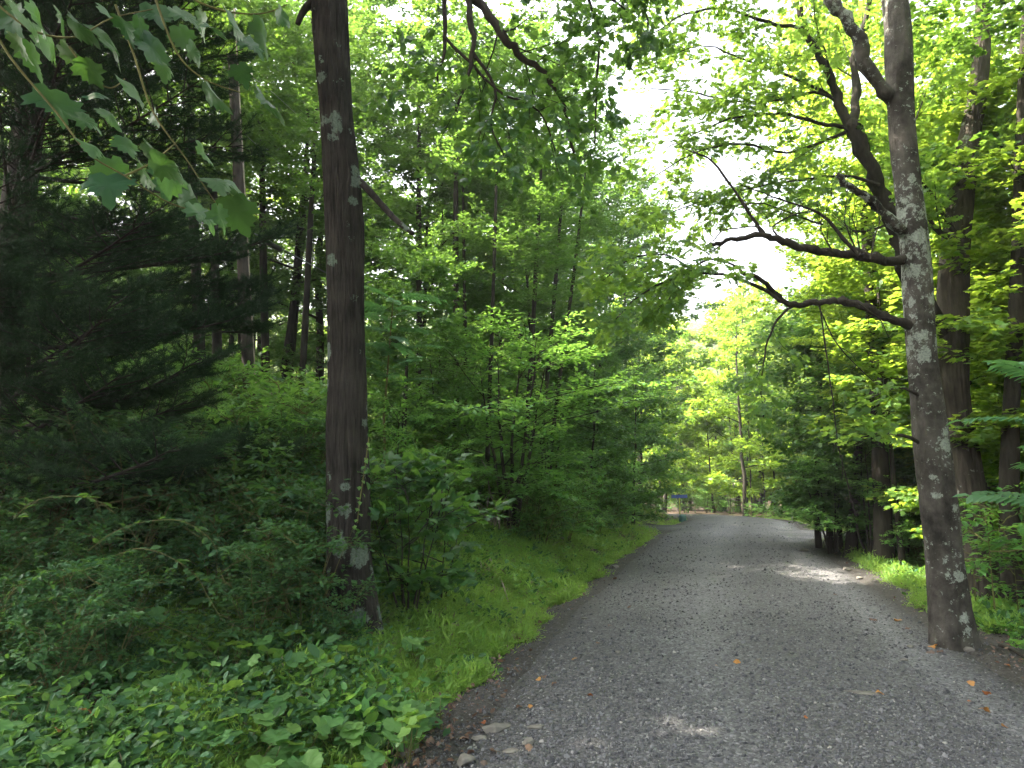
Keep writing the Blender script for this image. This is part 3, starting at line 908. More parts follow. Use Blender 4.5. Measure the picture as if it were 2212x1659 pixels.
LT = empty('furrowed_tree', (0, 0, 0), label='large dark tree with furrowed lichen-spotted bark rising from the left bank', cat='tree')
DL = 6.8
PL = [U(px, py, DL) for px, py in ((770, 1392), (764, 1330), (760, 1250), (754, 1100), (751, 900), (747, 700), (741, 500), (731, 300), (718, 120), (711, 0))]
PL[0][2] = gz(PL[0][0], DL) - 0.25
PL += [PL[-1] + np.array([-0.06, 0.1, 1.5]), PL[-1] + np.array([-0.1, 0.3, 4.0]), PL[-1] + np.array([0.1, 0.5, 8.5])]
big_trunk('trunk', PL, [.225, .21, .20, .19, .185, .18, .175, .17, .16, .155, .15, .12, .04], M_BARK_BIG, LT, 34, 0.020, k=220, step=.022, seam=math.pi / 2, lump=.03)
rg = np.random.default_rng(71)
w, tw = Wood(), []
top = PL[9]
for j, (pts, r0) in enumerate(((((790, 1340), (815, 1372), (838, 1400), (850, 1425)), .075), (((745, 1370), (720, 1400), (690, 1415)), .06), (((775, 1385), (785, 1415), (800, 1440)), .055))):
    Q = np.array([U(a, b, DL - .12 - .06 * q) for q, (a, b) in enumerate(pts)])
    Q[0][2] = gz(*Q[0][:2]) + .16
    for q in range(1, len(Q)): Q[q][2] = gz(*Q[q][:2]) + .05 - .05 * q
    w = Wood(); Q = smooth_path(Q, 5); w.tube(Q, np.linspace(r0, r0 * .4, len(Q)), 10)
    link('root', w.mesh('root', M_BARK_BIG), LT)
w = Wood()
# the broken dark limb on the right of the trunk and the stub on the left
w.tube(smooth_path(np.array([U(765, 380, DL), U(800, 415, DL - .1), U(850, 470, DL - .15), U(892, 505, DL - .2)]), 4), np.linspace(.042, .022, 13), 8)
link('broken_limb', w.mesh('broken_limb', M_BARK_BIG), LT)
w = Wood()
w.tube(smooth_path(np.array([U(690, -5, DL), U(668, 10, DL), U(652, 30, DL), U(643, 52, DL)]), 4), np.linspace(.05, .028, 13), 8)
link('broken_limb', w.mesh('broken_limb', M_BARK_BIG), LT)
# the leafy boughs hanging over the road, dark against the sky
w, tw = Wood(), []
D0 = 6.4
trk = PL[10]
limb(w, tw, rg, [trk, U(860, -260, D0), U(985, -60, D0), U(1040, 15, D0), U(1095, 85, D0), U(1130, 120, D0 + .1), U(1180, 160, D0 + .2), U(1215, 230, D0 + .3), U(1240, 330, D0 + .3)], .07, .012, 11, 1.0, 5, .32, .55, .42)
limb(w, tw, rg, [U(1010, -20, D0), U(1020, 60, D0 - .1), U(1017, 140, D0 - .1), U(990, 225, D0 - .1)], .035, .012, 5, .9, 4, .3, .5, .3)
limb(w, tw, rg, [U(960, -60, D0), U(962, 40, D0 + .1), U(958, 110, D0 + .1), U(945, 175, D0 + .1)], .03, .01, 6, .9, 4, .3, .5, .3)
limb(w, tw, rg, [U(1020, 110, D0 - .1), U(1070, 190, D0), U(1060, 270, D0), U(1090, 340, D0)], .018, .006, 6, .6, 4, .28, .5, .2)
limb(w, tw, rg, [U(960, 80, D0), U(1010, 130, D0), U(1075, 195, D0), U(1165, 240, D0 + .2), U(1200, 330, D0 + .2)], .02, .006, 8, .8, 4, .3, .5, .3)
limb(w, tw, rg, [U(985, -60, D0), U(1120, -90, D0 + .3), U(1250, -40, D0 + .6), U(1350, 20, D0 + .7)], .05, .01, 9, 1.0, 5, .32, .55, .25)
limb(w, tw, rg, [U(1250, -60, D0 + .5), U(1290, 60, D0 + .5), U(1290, 180, D0 + .5), U(1285, 320, D0 + .5)], .02, .006, 8, .55, 4, .3, .5, .2)
limb(w, tw, rg, [U(1250, -60, D0 + .5), U(1330, -40, D0 + .8), U(1390, 20, D0 + .9), U(1400, 60, D0 + .9)], .02, .006, 6, .45, 4, .28, .5, .3)
link('limb', w.mesh('bough', M_BARK), LT)
w4 = Wood()
limb(w4, tw, rg, [trk, U(700, -350, DL - 1), U(640, -420, DL - 2), U(500, -520, DL - 2.5)], .06, .01, 9, 1.2, 4, .35, .6, .3)
link('limb', w4.mesh('bough', M_BARK), LT)
tw2 = []
for i in range(9):
    a = i * 2.4; b_ = PL[10] + (PL[12] - PL[10]) * (.1 + .09 * i)
    w4 = Wood()
    limb(w4, tw2, rg, [b_, b_ + [1.3 * math.cos(a), 1.3 * math.sin(a), .6], b_ + [2.7 * math.cos(a), 2.7 * math.sin(a), 1.0], b_ + [3.8 * math.cos(a), 3.8 * math.sin(a), 1.2]], .06, .01, 9, 1.3, 5, .35, .6, .2)
    link('limb', w4.mesh('bough', M_BARK), LT)
v, f, rn = crown_np(rg, tw2, 8000, .115, 'wide', .6, .2)
link('crown', mesh_np('upper_leaves', v, f, M_MAPLE, {'rnd': ('FLOAT', rn)}), LT)
v, f, rn = crown_np(rg, tw, 3400, .088, 'maple', .6, .28, thin=.22)
link('crown', mesh_np('bough_leaves', v, f, M_BROAD, {'rnd': ('FLOAT', rn)}), LT)

# right tree with pale lichen
RT = empty('lichened_tree', (0, 0, 0), label='large leaning tree with pale lichen spots standing at the right edge of the gravel', cat='tree')
DR = 7.05
PR = [U(px, py, DR) for px, py in ((2060, 1398), (2052, 1340), (2045, 1250), (2030, 1100), (2012, 950), (1992, 780), (1983, 650), (1975, 540), (1960, 400), (1945, 260), (1940, 120), (1938, 0))]
PR[0][2] = gz(PR[0][0], DR) - 0.25
PR += [PR[-1] + np.array([-0.1, 0.1, 1.5]), PR[-1] + np.array([-.3, .4, 4.5]), PR[-1] + np.array([-.2, .6, 8])]
big_trunk('trunk', PR, [.185, .172, .168, .163, .158, .146, .146, .133, .129, .125, .125, .12, .11, .07, .02], M_BARK_RIGHT, RT, 12, 0.008, k=150, step=.025, seam=math.pi / 2, lump=.022)
w = Wood()
rg = np.random.default_rng(72)
dm = []
limb(w, dm, rg, [U(1930, 215, DR), U(1890, 170, DR - .1), U(1860, 105, DR - .15), U(1835, 50, DR - .15), U(1800, 5, DR - .1), U(1770, -60, DR), U(1700, -300, DR)], .085, .05, 0, rough=1)
link('limb', w.mesh('grey_limb', M_BARK_RIGHT), RT)
w = Wood()
limb(w, dm, rg, [U(1960, 520, DR + .05), U(1930, 480, DR - .1), U(1880, 435, DR - .2), U(1845, 410, DR - .25), U(1808, 378, DR - .3)], .06, .03, 0, rough=1)
link('broken_limb', w.mesh('grey_limb', M_BARK_RIGHT), RT)
w, tw = Wood(), []
PC = limb(w, dm, rg, [U(1965, 565, DR), U(1900, 563, DR - .15), U(1860, 552, DR - .2), U(1800, 548, DR - .25), U(1740, 535, DR - .3), U(1690, 520, DR - .35), U(1645, 511, DR - .4), U(1600, 513, DR - .45), U(1560, 522, DR - .5), U(1530, 532, DR - .5)], .06, .016, 0)
for pts, r0 in ((((1652, 511), (1625, 470), (1585, 410), (1540, 350), (1500, 330), (1475, 320)), .022), (((1855, 552), (1810, 500), (1770, 460), (1730, 445), (1670, 425), (1600, 400)), .022),
                (((1660, 515), (1640, 490), (1600, 492), (1560, 500), (1540, 520)), .010), (((1570, 520), (1550, 535), (1530, 548)), .012), (((1690, 520), (1670, 490), (1720, 462), (1750, 460)), .012),
                (((1860, 552), (1850, 500), (1840, 470)), .01), (((1880, 560), (1890, 510), (1900, 480), (1892, 440)), .01), (((1800, 545), (1775, 500), (1775, 470)), .008), (((1855, 552), (1832, 500), (1825, 470), (1832, 400)), .01)):
    Q = [U(a, b, DR - .35) for a, b in pts]
    limb(w, dm, rg, Q, r0, .004, 5, .35, 2, .15, .2, .2, 5)
link('limb', w.mesh('dark_limb', M_BARK), RT)
w = Wood()
PD = limb(w, dm, rg, [U(1968, 700, DR), U(1930, 692, DR - .1), U(1895, 675, DR - .15), U(1850, 655, DR - .2), U(1810, 648, DR - .25), U(1770, 652, DR - .3), U(1735, 659, DR - .3), U(1695, 655, DR - .3), U(1670, 625, DR - .3), U(1640, 603, DR - .35), U(1605, 590, DR - .4), U(1585, 575, DR - .4)], .05, .016, 0)
limb(w, tw, rg, [U(1690, 652, DR - .3), U(1650, 625, DR - .3), U(1590, 600, DR - .4), U(1530, 590, DR - .5), U(1460, 600, DR - .5), U(1380, 640, DR - .5), U(1330, 690, DR - .5)], .022, .006, 9, .55, 4, .22, .5, .3, 5)
limb(w, tw, rg, [U(1590, 575, DR - .4), U(1530, 560, DR - .4), U(1470, 600, DR - .4), U(1440, 660, DR - .4)], .014, .005, 6, .45, 4, .2, .5, .2, 5)
limb(w, tw, rg, [U(1500, 590, DR - .4), U(1440, 550, DR - .4), U(1360, 560, DR - .4), U(1310, 600, DR - .4)], .012, .005, 6, .45, 4, .2, .5, .2, 5)
limb(w, tw, rg, [U(1720, 655, DR - .3), U(1680, 690, DR - .3), U(1655, 750, DR - .3), U(1645, 830, DR - .3), U(1650, 900, DR - .3)], .014, .004, 5, .3, 2, .12, .3, .3, 5)
# long thin twigs trailing down
for pts in (((1770, 652), (1785, 760), (1800, 870), (1810, 960), (1830, 1040), (1838, 1090)), ((1765, 652), (1800, 730), (1850, 790), (1930, 860)), ((1855, 655), (1900, 690), (1920, 730))):
    limb(w, dm, rg, [U(a, b, DR - .3) for a, b in pts], .008, .003, 4, .25, 1, .1, .2, .2, 4)
for (a, b), (c, d_) in (((2000, 862), (1880, 862)), ((1998, 960), (1860, 945))):
    w3 = Wood()
    limb(w3, tw, rg, [U(a, b, DR), U((a + c) / 2, b - 25, DR - .2), U(c, d_, DR - .4)], .02, .006, 3, .4, 2, .2, .5, .6, 5)
    link('small_limb', w3.mesh('small_limb', M_BARK), RT)
link('limb', w.mesh('dark_limb', M_BARK), RT)
w2 = Wood()
for i in range(7):
    a = i * .9
    b0 = PR[13] if i > 2 else PR[12]
    limb(w2, tw, rg, [b0, b0 + [1.3 * math.cos(a), 1.3 * math.sin(a), .7], b0 + [2.8 * math.cos(a), 2.8 * math.sin(a), 1.2]], .05, .01, 8, 1.2, 4, .35, .6, .3)
link('limb', w2.mesh('upper_limb', M_BARK), RT)
v, f, rn = crown_np(rg, tw, 5600, .10, 'oak', .45, .2)
link('crown', mesh_np('oak_spray_leaves', v, f, M_OAK, {'rnd': ('FLOAT', rn)}), RT)

# oak behind it: dark trunk, forked limb and airy crown against the sky
OT = empty('oak_tree', (0, 0, 0), label='dark oak behind the lichened trunk with a forked limb and airy crown over the road', cat='tree')
DO = 10.0
PO = [U(px, py, DO) for px, py in ((2145, 1330), (2128, 1270), (2104, 1131), (2078, 960), (2058, 860), (2052, 700), (2055, 560), (2065, 450), (2080, 340), (2110, 180), (2120, 0))]
PO[0][2] = gz(PO[0][0], DO) - .25
PO += [PO[-1] + np.array([.2, .2, 3.0])]
big_trunk('trunk', PO, [.24, .21, .20, .19, .19, .20, .20, .17, .15, .12, .10, .04], M_BARK_OAK, OT, 22, .014)
w, tw = Wood(), []
rg = np.random.default_rng(73)
limb(w, dm, rg, [U(2040, 720, DO), U(1990, 640, DO - .1), U(1950, 560, DO - .2), U(1925, 470, DO - .3), U(1890, 390, DO - .4), U(1850, 300, DO - .5), U(1838, 270, DO - .5)], .12, .10, 0)
limb(w, tw, rg, [U(1838, 275, DO - .5), U(1812, 225, DO - .5), U(1795, 170, DO - .5), U(1760, 110, DO - .5), U(1730, 40, DO - .5), U(1700, -100, DO - .5), U(1640, -250, DO)], .08, .03, 9, 1.7, 5, .35, .6, .3)
limb(w, tw, rg, [U(1838, 275, DO - .5), U(1850, 200, DO - .3), U(1845, 130, DO - .2), U(1870, 40, DO), U(1900, -150, DO)], .075, .03, 7, 1.4, 5, .35, .6, .3)
for pts, r0 in ((((1835, 275), (1790, 270), (1750, 262), (1690, 245), (1620, 250), (1560, 262), (1500, 290), (1440, 320)), .035),
                (((1830, 268), (1800, 215), (1740, 180), (1670, 150), (1600, 125), (1530, 100), (1460, 110)), .035),
                (((1815, 220), (1760, 200), (1690, 215), (1600, 220), (1500, 200), (1400, 190)), .025),
                (((1840, 280), (1790, 300), (1700, 330), (1600, 310), (1500, 330), (1400, 390)), .028),
                (((1740, 60), (1660, 50), (1570, 20), (1480, 30), (1400, 80)), .03), (((1700, -100), (1600, -90), (1500, -60), (1420, -20)), .03),
                (((1900, 400), (1820, 380), (1720, 390), (1600, 410), (1500, 440), (1420, 470)), .025),
                (((1930, 480), (1860, 500), (1760, 480), (1650, 440), (1560, 450)), .02),
                (((2060, 500), (2000, 400), (1960, 330), (2000, 200)), .03), (((2070, 400), (2150, 330), (2220, 250)), .04), (((2055, 520), (2010, 480), (1990, 420)), .05)):
    limb(w, tw, rg, [U(a, b, DO - .5 + .12 * i) for i, (a, b) in enumerate(pts)], r0, .007, 9, 1.0, 5, .3, .55, .15, 6)
link('limb', w.mesh('oak_limb', M_BARK), OT)
v, f, rn = crown_np(rg, tw, 12500, .12, 'oak', .4, .2, thin=.12)
link('crown', mesh_np('oak_leaves', v, f, M_OAK, {'rnd': ('FLOAT', rn)}), OT)


def bare_trunk_tree(name, pts, d, rad, var, H, label, group=None, mat=M_BARK, furrow=16):
    """a tree whose trunk the photograph shows: own trunk, crown from a kind"""
    e = empty(name, (0, 0, 0), label=label, cat='tree', group=group)
    P = [U(a, b, d) for a, b in pts]
    P[0][2] = gz(P[0][0], d) - .2
    up = norm(P[-1] - P[-2])
    while P[-1][2] < H * .8: P.append(P[-1] + up * 1.2 + np.array([0, 0, .3]))
    r = np.linspace(rad, rad * .35, len(P))
    big_trunk('trunk', P, r, mat, e, furrow, rad * .07, k=28, step=.08, lump=.008, flare=.3)
    c = link('crown', var[1], e)
    s = H / var[2]
    c.location = (P[-1][0], P[-1][1], (P[0][2] + .2) if var in EDGE else P[-1][2] - H * .62)
    c.scale = (s, s, s * .8)
    return e


bare_trunk_tree('forest_tree', [(2190, 1330), (2180, 1131), (2170, 1013), (2178, 900), (2185, 800)], 9.2, .13, SUNT[2], 13, 'dark straight trunk at the right edge behind the blue-green fronds')
bare_trunk_tree('forest_tree', [(2075, 1262), (2060, 1140), (2035, 1010), (2020, 900)], 12, .09, SUNT[1], 12, 'thin dark trunk showing just behind the lichened tree')
bare_trunk_tree('forest_tree', [(1770, 1182), (1764, 1150), (1755, 1110), (1758, 1060)], 17.0, .085, EDGE[0], 7.5, 'leftmost leaning trunk of the dark clump where the side road leaves')
bare_trunk_tree('forest_tree', [(1793, 1186), (1789, 1150), (1786, 1110), (1790, 1040)], 16.6, .09, EDGE[1], 7.0, 'dark trunk with a thin hoop hung round its foot by the side road')
bare_trunk_tree('forest_tree', [(1835, 1200), (1838, 1160), (1845, 1100), (1850, 1040)], 15.4, .14, EDGE[2], 7.5, 'thickest dark trunk of the clump where the side road leaves')
bare_trunk_tree('forest_tree', [(1815, 1195), (1815, 1150), (1812, 1110), (1810, 1060)], 16.2, .07, EDGE[0], 6.0, 'slim grey trunk between two dark trunks beside the side road')
bare_trunk_tree('forest_tree', [(1952, 1225), (1945, 1180), (1935, 1110), (1930, 1050)], 13.6, .06, SUNT[0], 9.0, 'slim crooked stem rising behind the right grass verge')
bare_trunk_tree('forest_tree', [(1910, 1215), (1908, 1150), (1905, 1050), (1900, 960)], 14, .19, SUNT[1], 12.0, 'ivy-dark thick trunk behind the right verge, left of the lichened tree')
for px, w_, d, lab in ((868, 15, 13, 'nearest dark straight trunk seen right of the furrowed tree'), (475, 20, 17, 'dark trunk just left of the utility pole'), (520, 12, 20, 'thin dark trunk half hidden by the utility pole'),
                       (578, 17, 19, 'forked dark trunk right of the utility pole'), (606, 14, 21, 'leaning dark trunk between the pole and the furrowed tree'), (640, 14, 18, 'slender dark trunk curving just left of the furrowed tree'),
                       (905, 13, 17, 'thin dark trunk in the shade behind the bright leaf layers'), (985, 12, 16, 'thin straight trunk left of the rounded tree'), (445, 22, 16, 'forked dark trunk behind the tips of the pine boughs')):
    lean = {606: 55, 640: 35, 578: -12, 475: -14, 445: -30}.get(px, 0)
    if px == 868:
        bare_trunk_tree('forest_tree', [(868, 1080), (872, 950), (876, 850)], d, .065, EDGE[1], 5.5, lab)
        continue
    bare_trunk_tree('forest_tree', [(px, 1080), (px + lean * .3, 850), (px + lean * .7, 600), (px + lean, 400)], d, w_ * d / 1495 / 1.6, TALL[px % 3], 15, lab)
# tall stems behind the rounded tree
for px, w_, d, lean in ((1130, 12, 17, 30), (1160, 10, 18, 45), (1175, 9, 17.5, 70), (1050, 10, 15, 18), (1010, 9, 16, -8)):
    bare_trunk_tree('forest_tree', [(px, 1060), (px + lean * .4, 850), (px + lean, 550)], d, w_ * d / 1495 / 1.8, TALL[px % 3], 12, {1130: 'thin upright stem left of centre', 1160: 'thin stem leaning right', 1175: 'most slanting thin stem', 1050: 'thin straight stem farthest left', 1010: 'thin stem leaning slightly left'}[px] + ' in the stand behind the rounded tree', 'thin stems behind the rounded tree')

# ------------------------------------------------------------------ white pine on the left
def pine_branch(seed):
    rg = np.random.default_rng(seed)
    w = Wood()
    P = curve(rg, (0, 0, 0), (1, 0, 0.05), 3.0, 9, .07, .02, -.01)
    w.tube(P, np.linspace(.035, .006, len(P)), 5)
    tips = []
    for i in range(22):
        s = .22 + .78 * i / 22
        p, d = at_path(P, min(s, .999))
        side = np.array([-d[1], d[0], 0]) * (1 if i % 2 else -1)
        L = 1.15 * (1.1 - s) + .22
        Q = curve(rg, p, d * .8 + side + [0, 0, .1], L, 4, .12, .04)
        w.tube(Q, np.linspace(.01, .003, 5), 3)
        for j in range(6):
            q = .25 + .75 * j / 6
            p2, d2 = at_path(Q, q)
            s2 = np.array([-d2[1], d2[0], 0]) * (1 if j % 2 else -1)
            tips.append((p2, norm(d2 + s2 * .8 + [0, 0, rg.normal(.15, .2)]), rg.uniform(.12, .3)))
        tips.append((Q[-1], norm(Q[-1] - Q[-2]), .22))
    B = np.array([t_[0] for t_ in tips]); D = np.array([t_[1] for t_ in tips]); L = np.array([t_[2] for t_ in tips])
    k = 120
    N = len(B) * k
    B, D, L = np.repeat(B, k, 0), np.repeat(D, k, 0), np.repeat(L, k)
    s = rg.random(N)
    pos = B + D * (L * s)[:, None]
    nd_ = norm(D * rg.uniform(.4, 1.2, (N, 1)) + rg.normal(0, .6, (N, 3)) + [0, 0, .1])
    ln = rg.uniform(.06, .11, N)
    side = norm(np.cross(nd_, rg.normal(0, 1, (N, 3))))
    V = np.stack([pos - side * .0022, pos + side * .0022, pos + nd_ * ln[:, None]], 1).reshape(-1, 3)
    F = np.arange(N * 3).reshape(-1, 3)
    return w.mesh('pine_limb', M_BARK), mesh_np('pine_needles', V, F, M_NEEDLE, {'rnd': ('FLOAT', np.repeat(rg.random(N), 3).astype(np.float32))})


PB = [pine_branch(i) for i in (1, 2, 3)]
PINE = empty('pine_tree', (0, 0, 0), label='dark white pine with long soft needles spreading in layers at the left', cat='tree')
px0, py0 = -6.0, 8.0
w = Wood()
w.tube(np.array([(px0, py0, gz(px0, py0) - .2), (px0, py0, 4), (px0 + .1, py0, 8), (px0 + .1, py0, 14)]), [.22, .19, .14, .04], 12)
link('trunk', w.mesh('pine_trunk', M_BARK), PINE)
rg = np.random.default_rng(44)
for i in range(96):
    h = 1.3 + 11.2 * (i / 96) ** 1.15
    az = -0.35 + rg.normal(0, .75) if i % 3 else rg.uniform(0, 6.28)
    s = (1.08 - .5 * (h - 1.5) / 11.5) * rg.uniform(.8, 1.12)
    k = int(rg.integers(3))
    b = link('branch', PB[k][0], PINE, (px0, py0, h))
    b.rotation_euler = (rg.normal(0, .15), rg.uniform(-.22, .12) , az)
    b.scale = (s, s, s)
    nn = link('needles', PB[k][1], b)

# ------------------------------------------------------------------ utility pole and wires
POLE = empty('utility_pole', (0, 0, 0), label='weathered grey wooden utility pole standing in the left bushes', cat='pole')
DP = 15.0
b0 = U(556, 1010, DP); b0[2] = gz(b0[0], DP) - .3
t0_ = U(497, 20, DP)
PP = np.array([b0 + (t0_ - b0) * s for s in np.linspace(0, 1, 12)])
big_trunk('shaft', PP, np.linspace(.155, .11, 12), M_POLE, POLE, 40, .003, k=40, step=.15, lump=.004, flare=0)
w = Wood()
off = np.array([.135, -.03, 0])
w.tube(np.array([PP[2] + off * 1.05, PP[6] + off * .95, PP[11] + off * .85]), [.018] * 3, 6)
link('wire_guard', w.mesh('wire_guard', plain('pale_wood_moulding', (.32, .27, .22), .8)), POLE)
w = Wood()
w.tube(np.array([U(500, 128, DP), U(518, 140, DP), U(530, 152, DP - .05), U(546, 168, DP - .1)]), [.03, .03, .028, .02], 6)
br = link('bracket', w.mesh('bracket', M_BLACK), POLE)
for a, b in ((528, 146), (541, 157)):
    p = U(a, b, DP - .07)
    w = Wood()
    w.tube(np.array([p + [0, 0, -.09], p + [0, 0, -.05], p + [0, 0, -.02], p + [0, 0, .02], p + [0, 0, .05], p + [0, 0, .065]]), [.03, .05, .055, .035, .045, .005], 10)
    link('insulator', w.mesh('insulator', M_PORC), POLE)
p = U(553, 906, DP - .17)
w = Wood(); w.tube(np.array([p, p + [0, -.012, 0]]), [.045, .045], 12)
w.tube(np.array([p + [0, -.012, 0], p + [0, -.014, 0]]), [.045, .001], 12)
link('tag', w.mesh('tag', M_YELLOW), POLE)
w = Wood()
w.tube(np.array([U(522, 498, DP - .1), U(512, 506, DP - .15), U(500, 525, DP - .2), U(492, 540, DP - .25), U(476, 556, DP - .3)]), [.014, .018, .02, .014, .01], 6)
link('clamp', w.mesh('clamp', M_STEEL), POLE)


def cable(name, pts, r, mat, label, sag=0.0):
    P = smooth_path(np.array(pts), 8)
    w = Wood(); w.tube(P, [r] * len(P), 6)
    return tag(link(name, w.mesh(name, mat)), label, 'cable')


A, Bf = U(547, 503, DP - .1), U(1408, 950, 46)
pts = []
for s in np.linspace(0, 1, 9):
    q = A + (Bf - A) * s
    q[2] -= .9 * 4 * s * (1 - s) * .25
    pts.append(q)
pts += [pts[-1] + (pts[-1] - pts[-2]) * 1.5]
CB = empty('telephone_cable', (0, 0, 0), label='thick grey cable with a black splice case running from the pole along the road', cat='cable')
w = Wood(); Pc = smooth_path(np.array(pts), 8); w.tube(Pc, [.014] * len(Pc), 6)
link('line', w.mesh('cable_line', M_WIRE), CB)
w = Wood()
dcb = norm(pts[1] - pts[0])
c0 = U(570, 517, DP - .05) + [0, 0, -.03]; 
c0 = A + dcb * .33 + [0, 0, -.04]
w.tube(np.array([c0, c0 + dcb * .06, c0 + dcb * .08, c0 + dcb * .50, c0 + dcb * .52, c0 + dcb * .58]), [.015, .03, .062, .062, .03, .012], 12)
link('splice_case', w.mesh('splice_case', M_BLACK), CB)
cable('overhead_wire', [U(530, 290, DP - .1), U(602, 351, 17), U(864, 556, 25), U(1051, 688, 34), U(1250, 815, 52)], .006, M_WIRE, 'thin bare wire leaving the pole above the thick cable')
cable('overhead_wire', [U(546, 168, DP - .1), U(586, 197, 16.2), U(670, 272, 19), U(800, 380, 26)], .006, M_WIRE, 'uppermost thin wire leaving the pole at the two insulators')

# ------------------------------------------------------------------ signs by the bend
def sign(px, base_py, top_py, d, w_, label, postmat, extra=None):
    e = empty('street_sign', (0, 0, 0), label=label, cat='sign')
    p = U(px, base_py, d); p[2] = gz(p[0], d) - .1
    h = U(px, top_py, d)[2]
    w = Wood(); w.tube(np.array([p, [p[0], p[1], h]]), [.025, .022], 8)
    link('post', w.mesh('sign_post', postmat), e)
    a = w_ / 2
    V = []
    for yy in (-.012, .012):
        V += [(-a, yy, -.07), (a, yy, -.07), (a, yy, .07), (-a, yy, .07)]
    F = [(0, 1, 2, 3), (7, 6, 5, 4), (0, 4, 5, 1), (1, 5, 6, 2), (2, 6, 7, 3), (3, 7, 4, 0)]
    b = link('blade', mesh_np('sign_blade', V, F, M_BLUE), e, (p[0], p[1], h + .05))
    b.rotation_euler = (0, 0, .3)
    # pale bars standing for lettering too small to read
    return e


sign(1469, 1117, 1075, 29, .75, 'small blue street name sign on a yellow-green post by the left driveway', plain('yellow_green_post', (.35, .38, .08), .5))
sign(1712, 1132, 1092, 26.5, .62, 'small blue street name sign on a thin grey post right of the bend', M_STEEL)
w = Wood()
q = gz(1.0, 1.0)
p = U(1474, 1114, 28.6); p[2] = gz(p[0], p[1])
w.tube(np.array([p, p + [0, 0, .22], p + [0, 0, .28], p + [0, 0, .3]]), [.16, .16, .12, .01], 12)
tag(link('utility_marker', w.mesh('utility_marker', M_TEAL)), 'small teal utility box at the foot of the yellow-green sign post', 'utility box')

# hoop round the dark trunk
p = U(1790, 1172, 16.3)
a = np.linspace(0, 6.283, 33)
w = Wood(); w.tube(np.stack([p[0] + .145 * np.cos(a), p[1] - .06 + .03 * np.sin(a * 2), p[2] + .15 * np.sin(a)], 1), [.009] * 33, 5)
tag(link('hoop', w.mesh('hoop', M_BLACK)), 'thin dark hoop hanging on a trunk where the side road leaves', 'hoop')


# ------------------------------------------------------------------ near maple branch, upper left
def maple_leaf_mesh(seed, shape=0):
    rg = np.random.default_rng(seed)
    out = [(0, 0), (-.10, .12), (-.06, .34), (.10, .36), (.14, .56), (.28, .50), (.36, .62), (.42, .34), (.56, .40), (.62, .26), (.72, .30), (.72, .14), (.88, .12), (1.0, 0)]
    pts = out + [(x, -y) for x, y in out[-2:0:-1]]
    pts = [(x + rg.normal(0, .012), y + rg.normal(0, .012)) for x, y in pts]

    def zz(x, y): return -.28 * y * y - .18 * x * x + .05 * math.sin(x * 6 + seed) + .06 * math.sin(y * 7 + seed) * (1 if shape else .6)
    V = [(.30, 0, zz(.3, 0) - .02)]
    mid = [(0.3 + (x - .3) * .55, y * .55) for x, y in pts]
    V += [(x, y, zz(x, y) + .015) for x, y in mid] + [(x, y, zz(x, y)) for x, y in pts]
    n = len(pts)
    F = [(0, 1 + i, 1 + (i + 1) % n) for i in range(n)]
    F2 = []
    for i in range(n):
        j = (i + 1) % n
        F2 += [(1 + i, 1 + n + i, 1 + n + j), (1 + i, 1 + n + j, 1 + j)]
    F += F2
    k = 14
    # stalk
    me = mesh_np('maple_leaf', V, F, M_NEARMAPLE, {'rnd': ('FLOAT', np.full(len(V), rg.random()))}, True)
    return me


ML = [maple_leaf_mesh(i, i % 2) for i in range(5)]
HB = empty('maple_branch', (0, 0, 0), label='near maple branch with large drooping leaves hanging into the upper left corner', cat='branch')
rg = np.random.default_rng(91)
LEAVES = [(40, 30, 105), (95, 75, 90), (60, 95, 80), (150, 40, 80), (135, 95, 80), (195, 55, 80), (235, 105, 75), (220, 20, 70), (330, 12, 80), (375, 15, 70), (255, 35, 70), (275, 65, 75), (330, 85, 85),
          (110, 195, 100), (165, 245, 60), (215, 235, 60), (275, 185, 80), (440, 182, 80), (555, 195, 85), (515, 140, 50), (430, 25, 65), (490, 30, 80), (560, 45, 80), (600, 20, 50), (230, 375, 95),
          (190, 310, 60), (235, 345, 80), (265, 300, 55), (310, 310, 60), (330, 340, 80), (365, 365, 80), (295, 355, 75), (430, 312, 62), (400, 410, 70), (420, 440, 75), (460, 385, 65), (490, 395, 80), (500, 430, 90),
          (470, 445, 60), (345, 330, 55), (20, 75, 70), (15, 15, 80), (385, 60, 60), (300, 40, 60), (410, 95, 55), (345, 130, 60), (180, 130, 70), (75, 20, 80), (455, 60, 60), (530, 80, 60), (120, 15, 70), (205, 205, 45), (330, 240, 40)]
for i, (a, b, s) in enumerate(LEAVES):
    d = 1.75 + .45 * rg.random() + .3 * a / 500
    p = U(a, b, d)
    size = s * d / 1495 * 1.1
    o = link('leaf', ML[i % 5], HB, p)
    # blades hang tip down and tilt towards the light over the road
    dr = norm(np.array([rg.uniform(.1, 1.0), rg.normal(0, .45), rg.uniform(-.9, -.2)]))
    nr = norm(np.array([rg.normal(.3, .4), rg.uniform(-.7, .35), rg.uniform(.5, 1.0)]))
    bb = norm(np.cross(nr, dr)); nr = np.cross(dr, bb)
    M = Matrix(((dr[0], bb[0], nr[0]), (dr[1], bb[1], nr[1]), (dr[2], bb[2], nr[2])))
    o.rotation_euler = M.to_euler()
    o.scale = (size,) * 3
w = Wood()
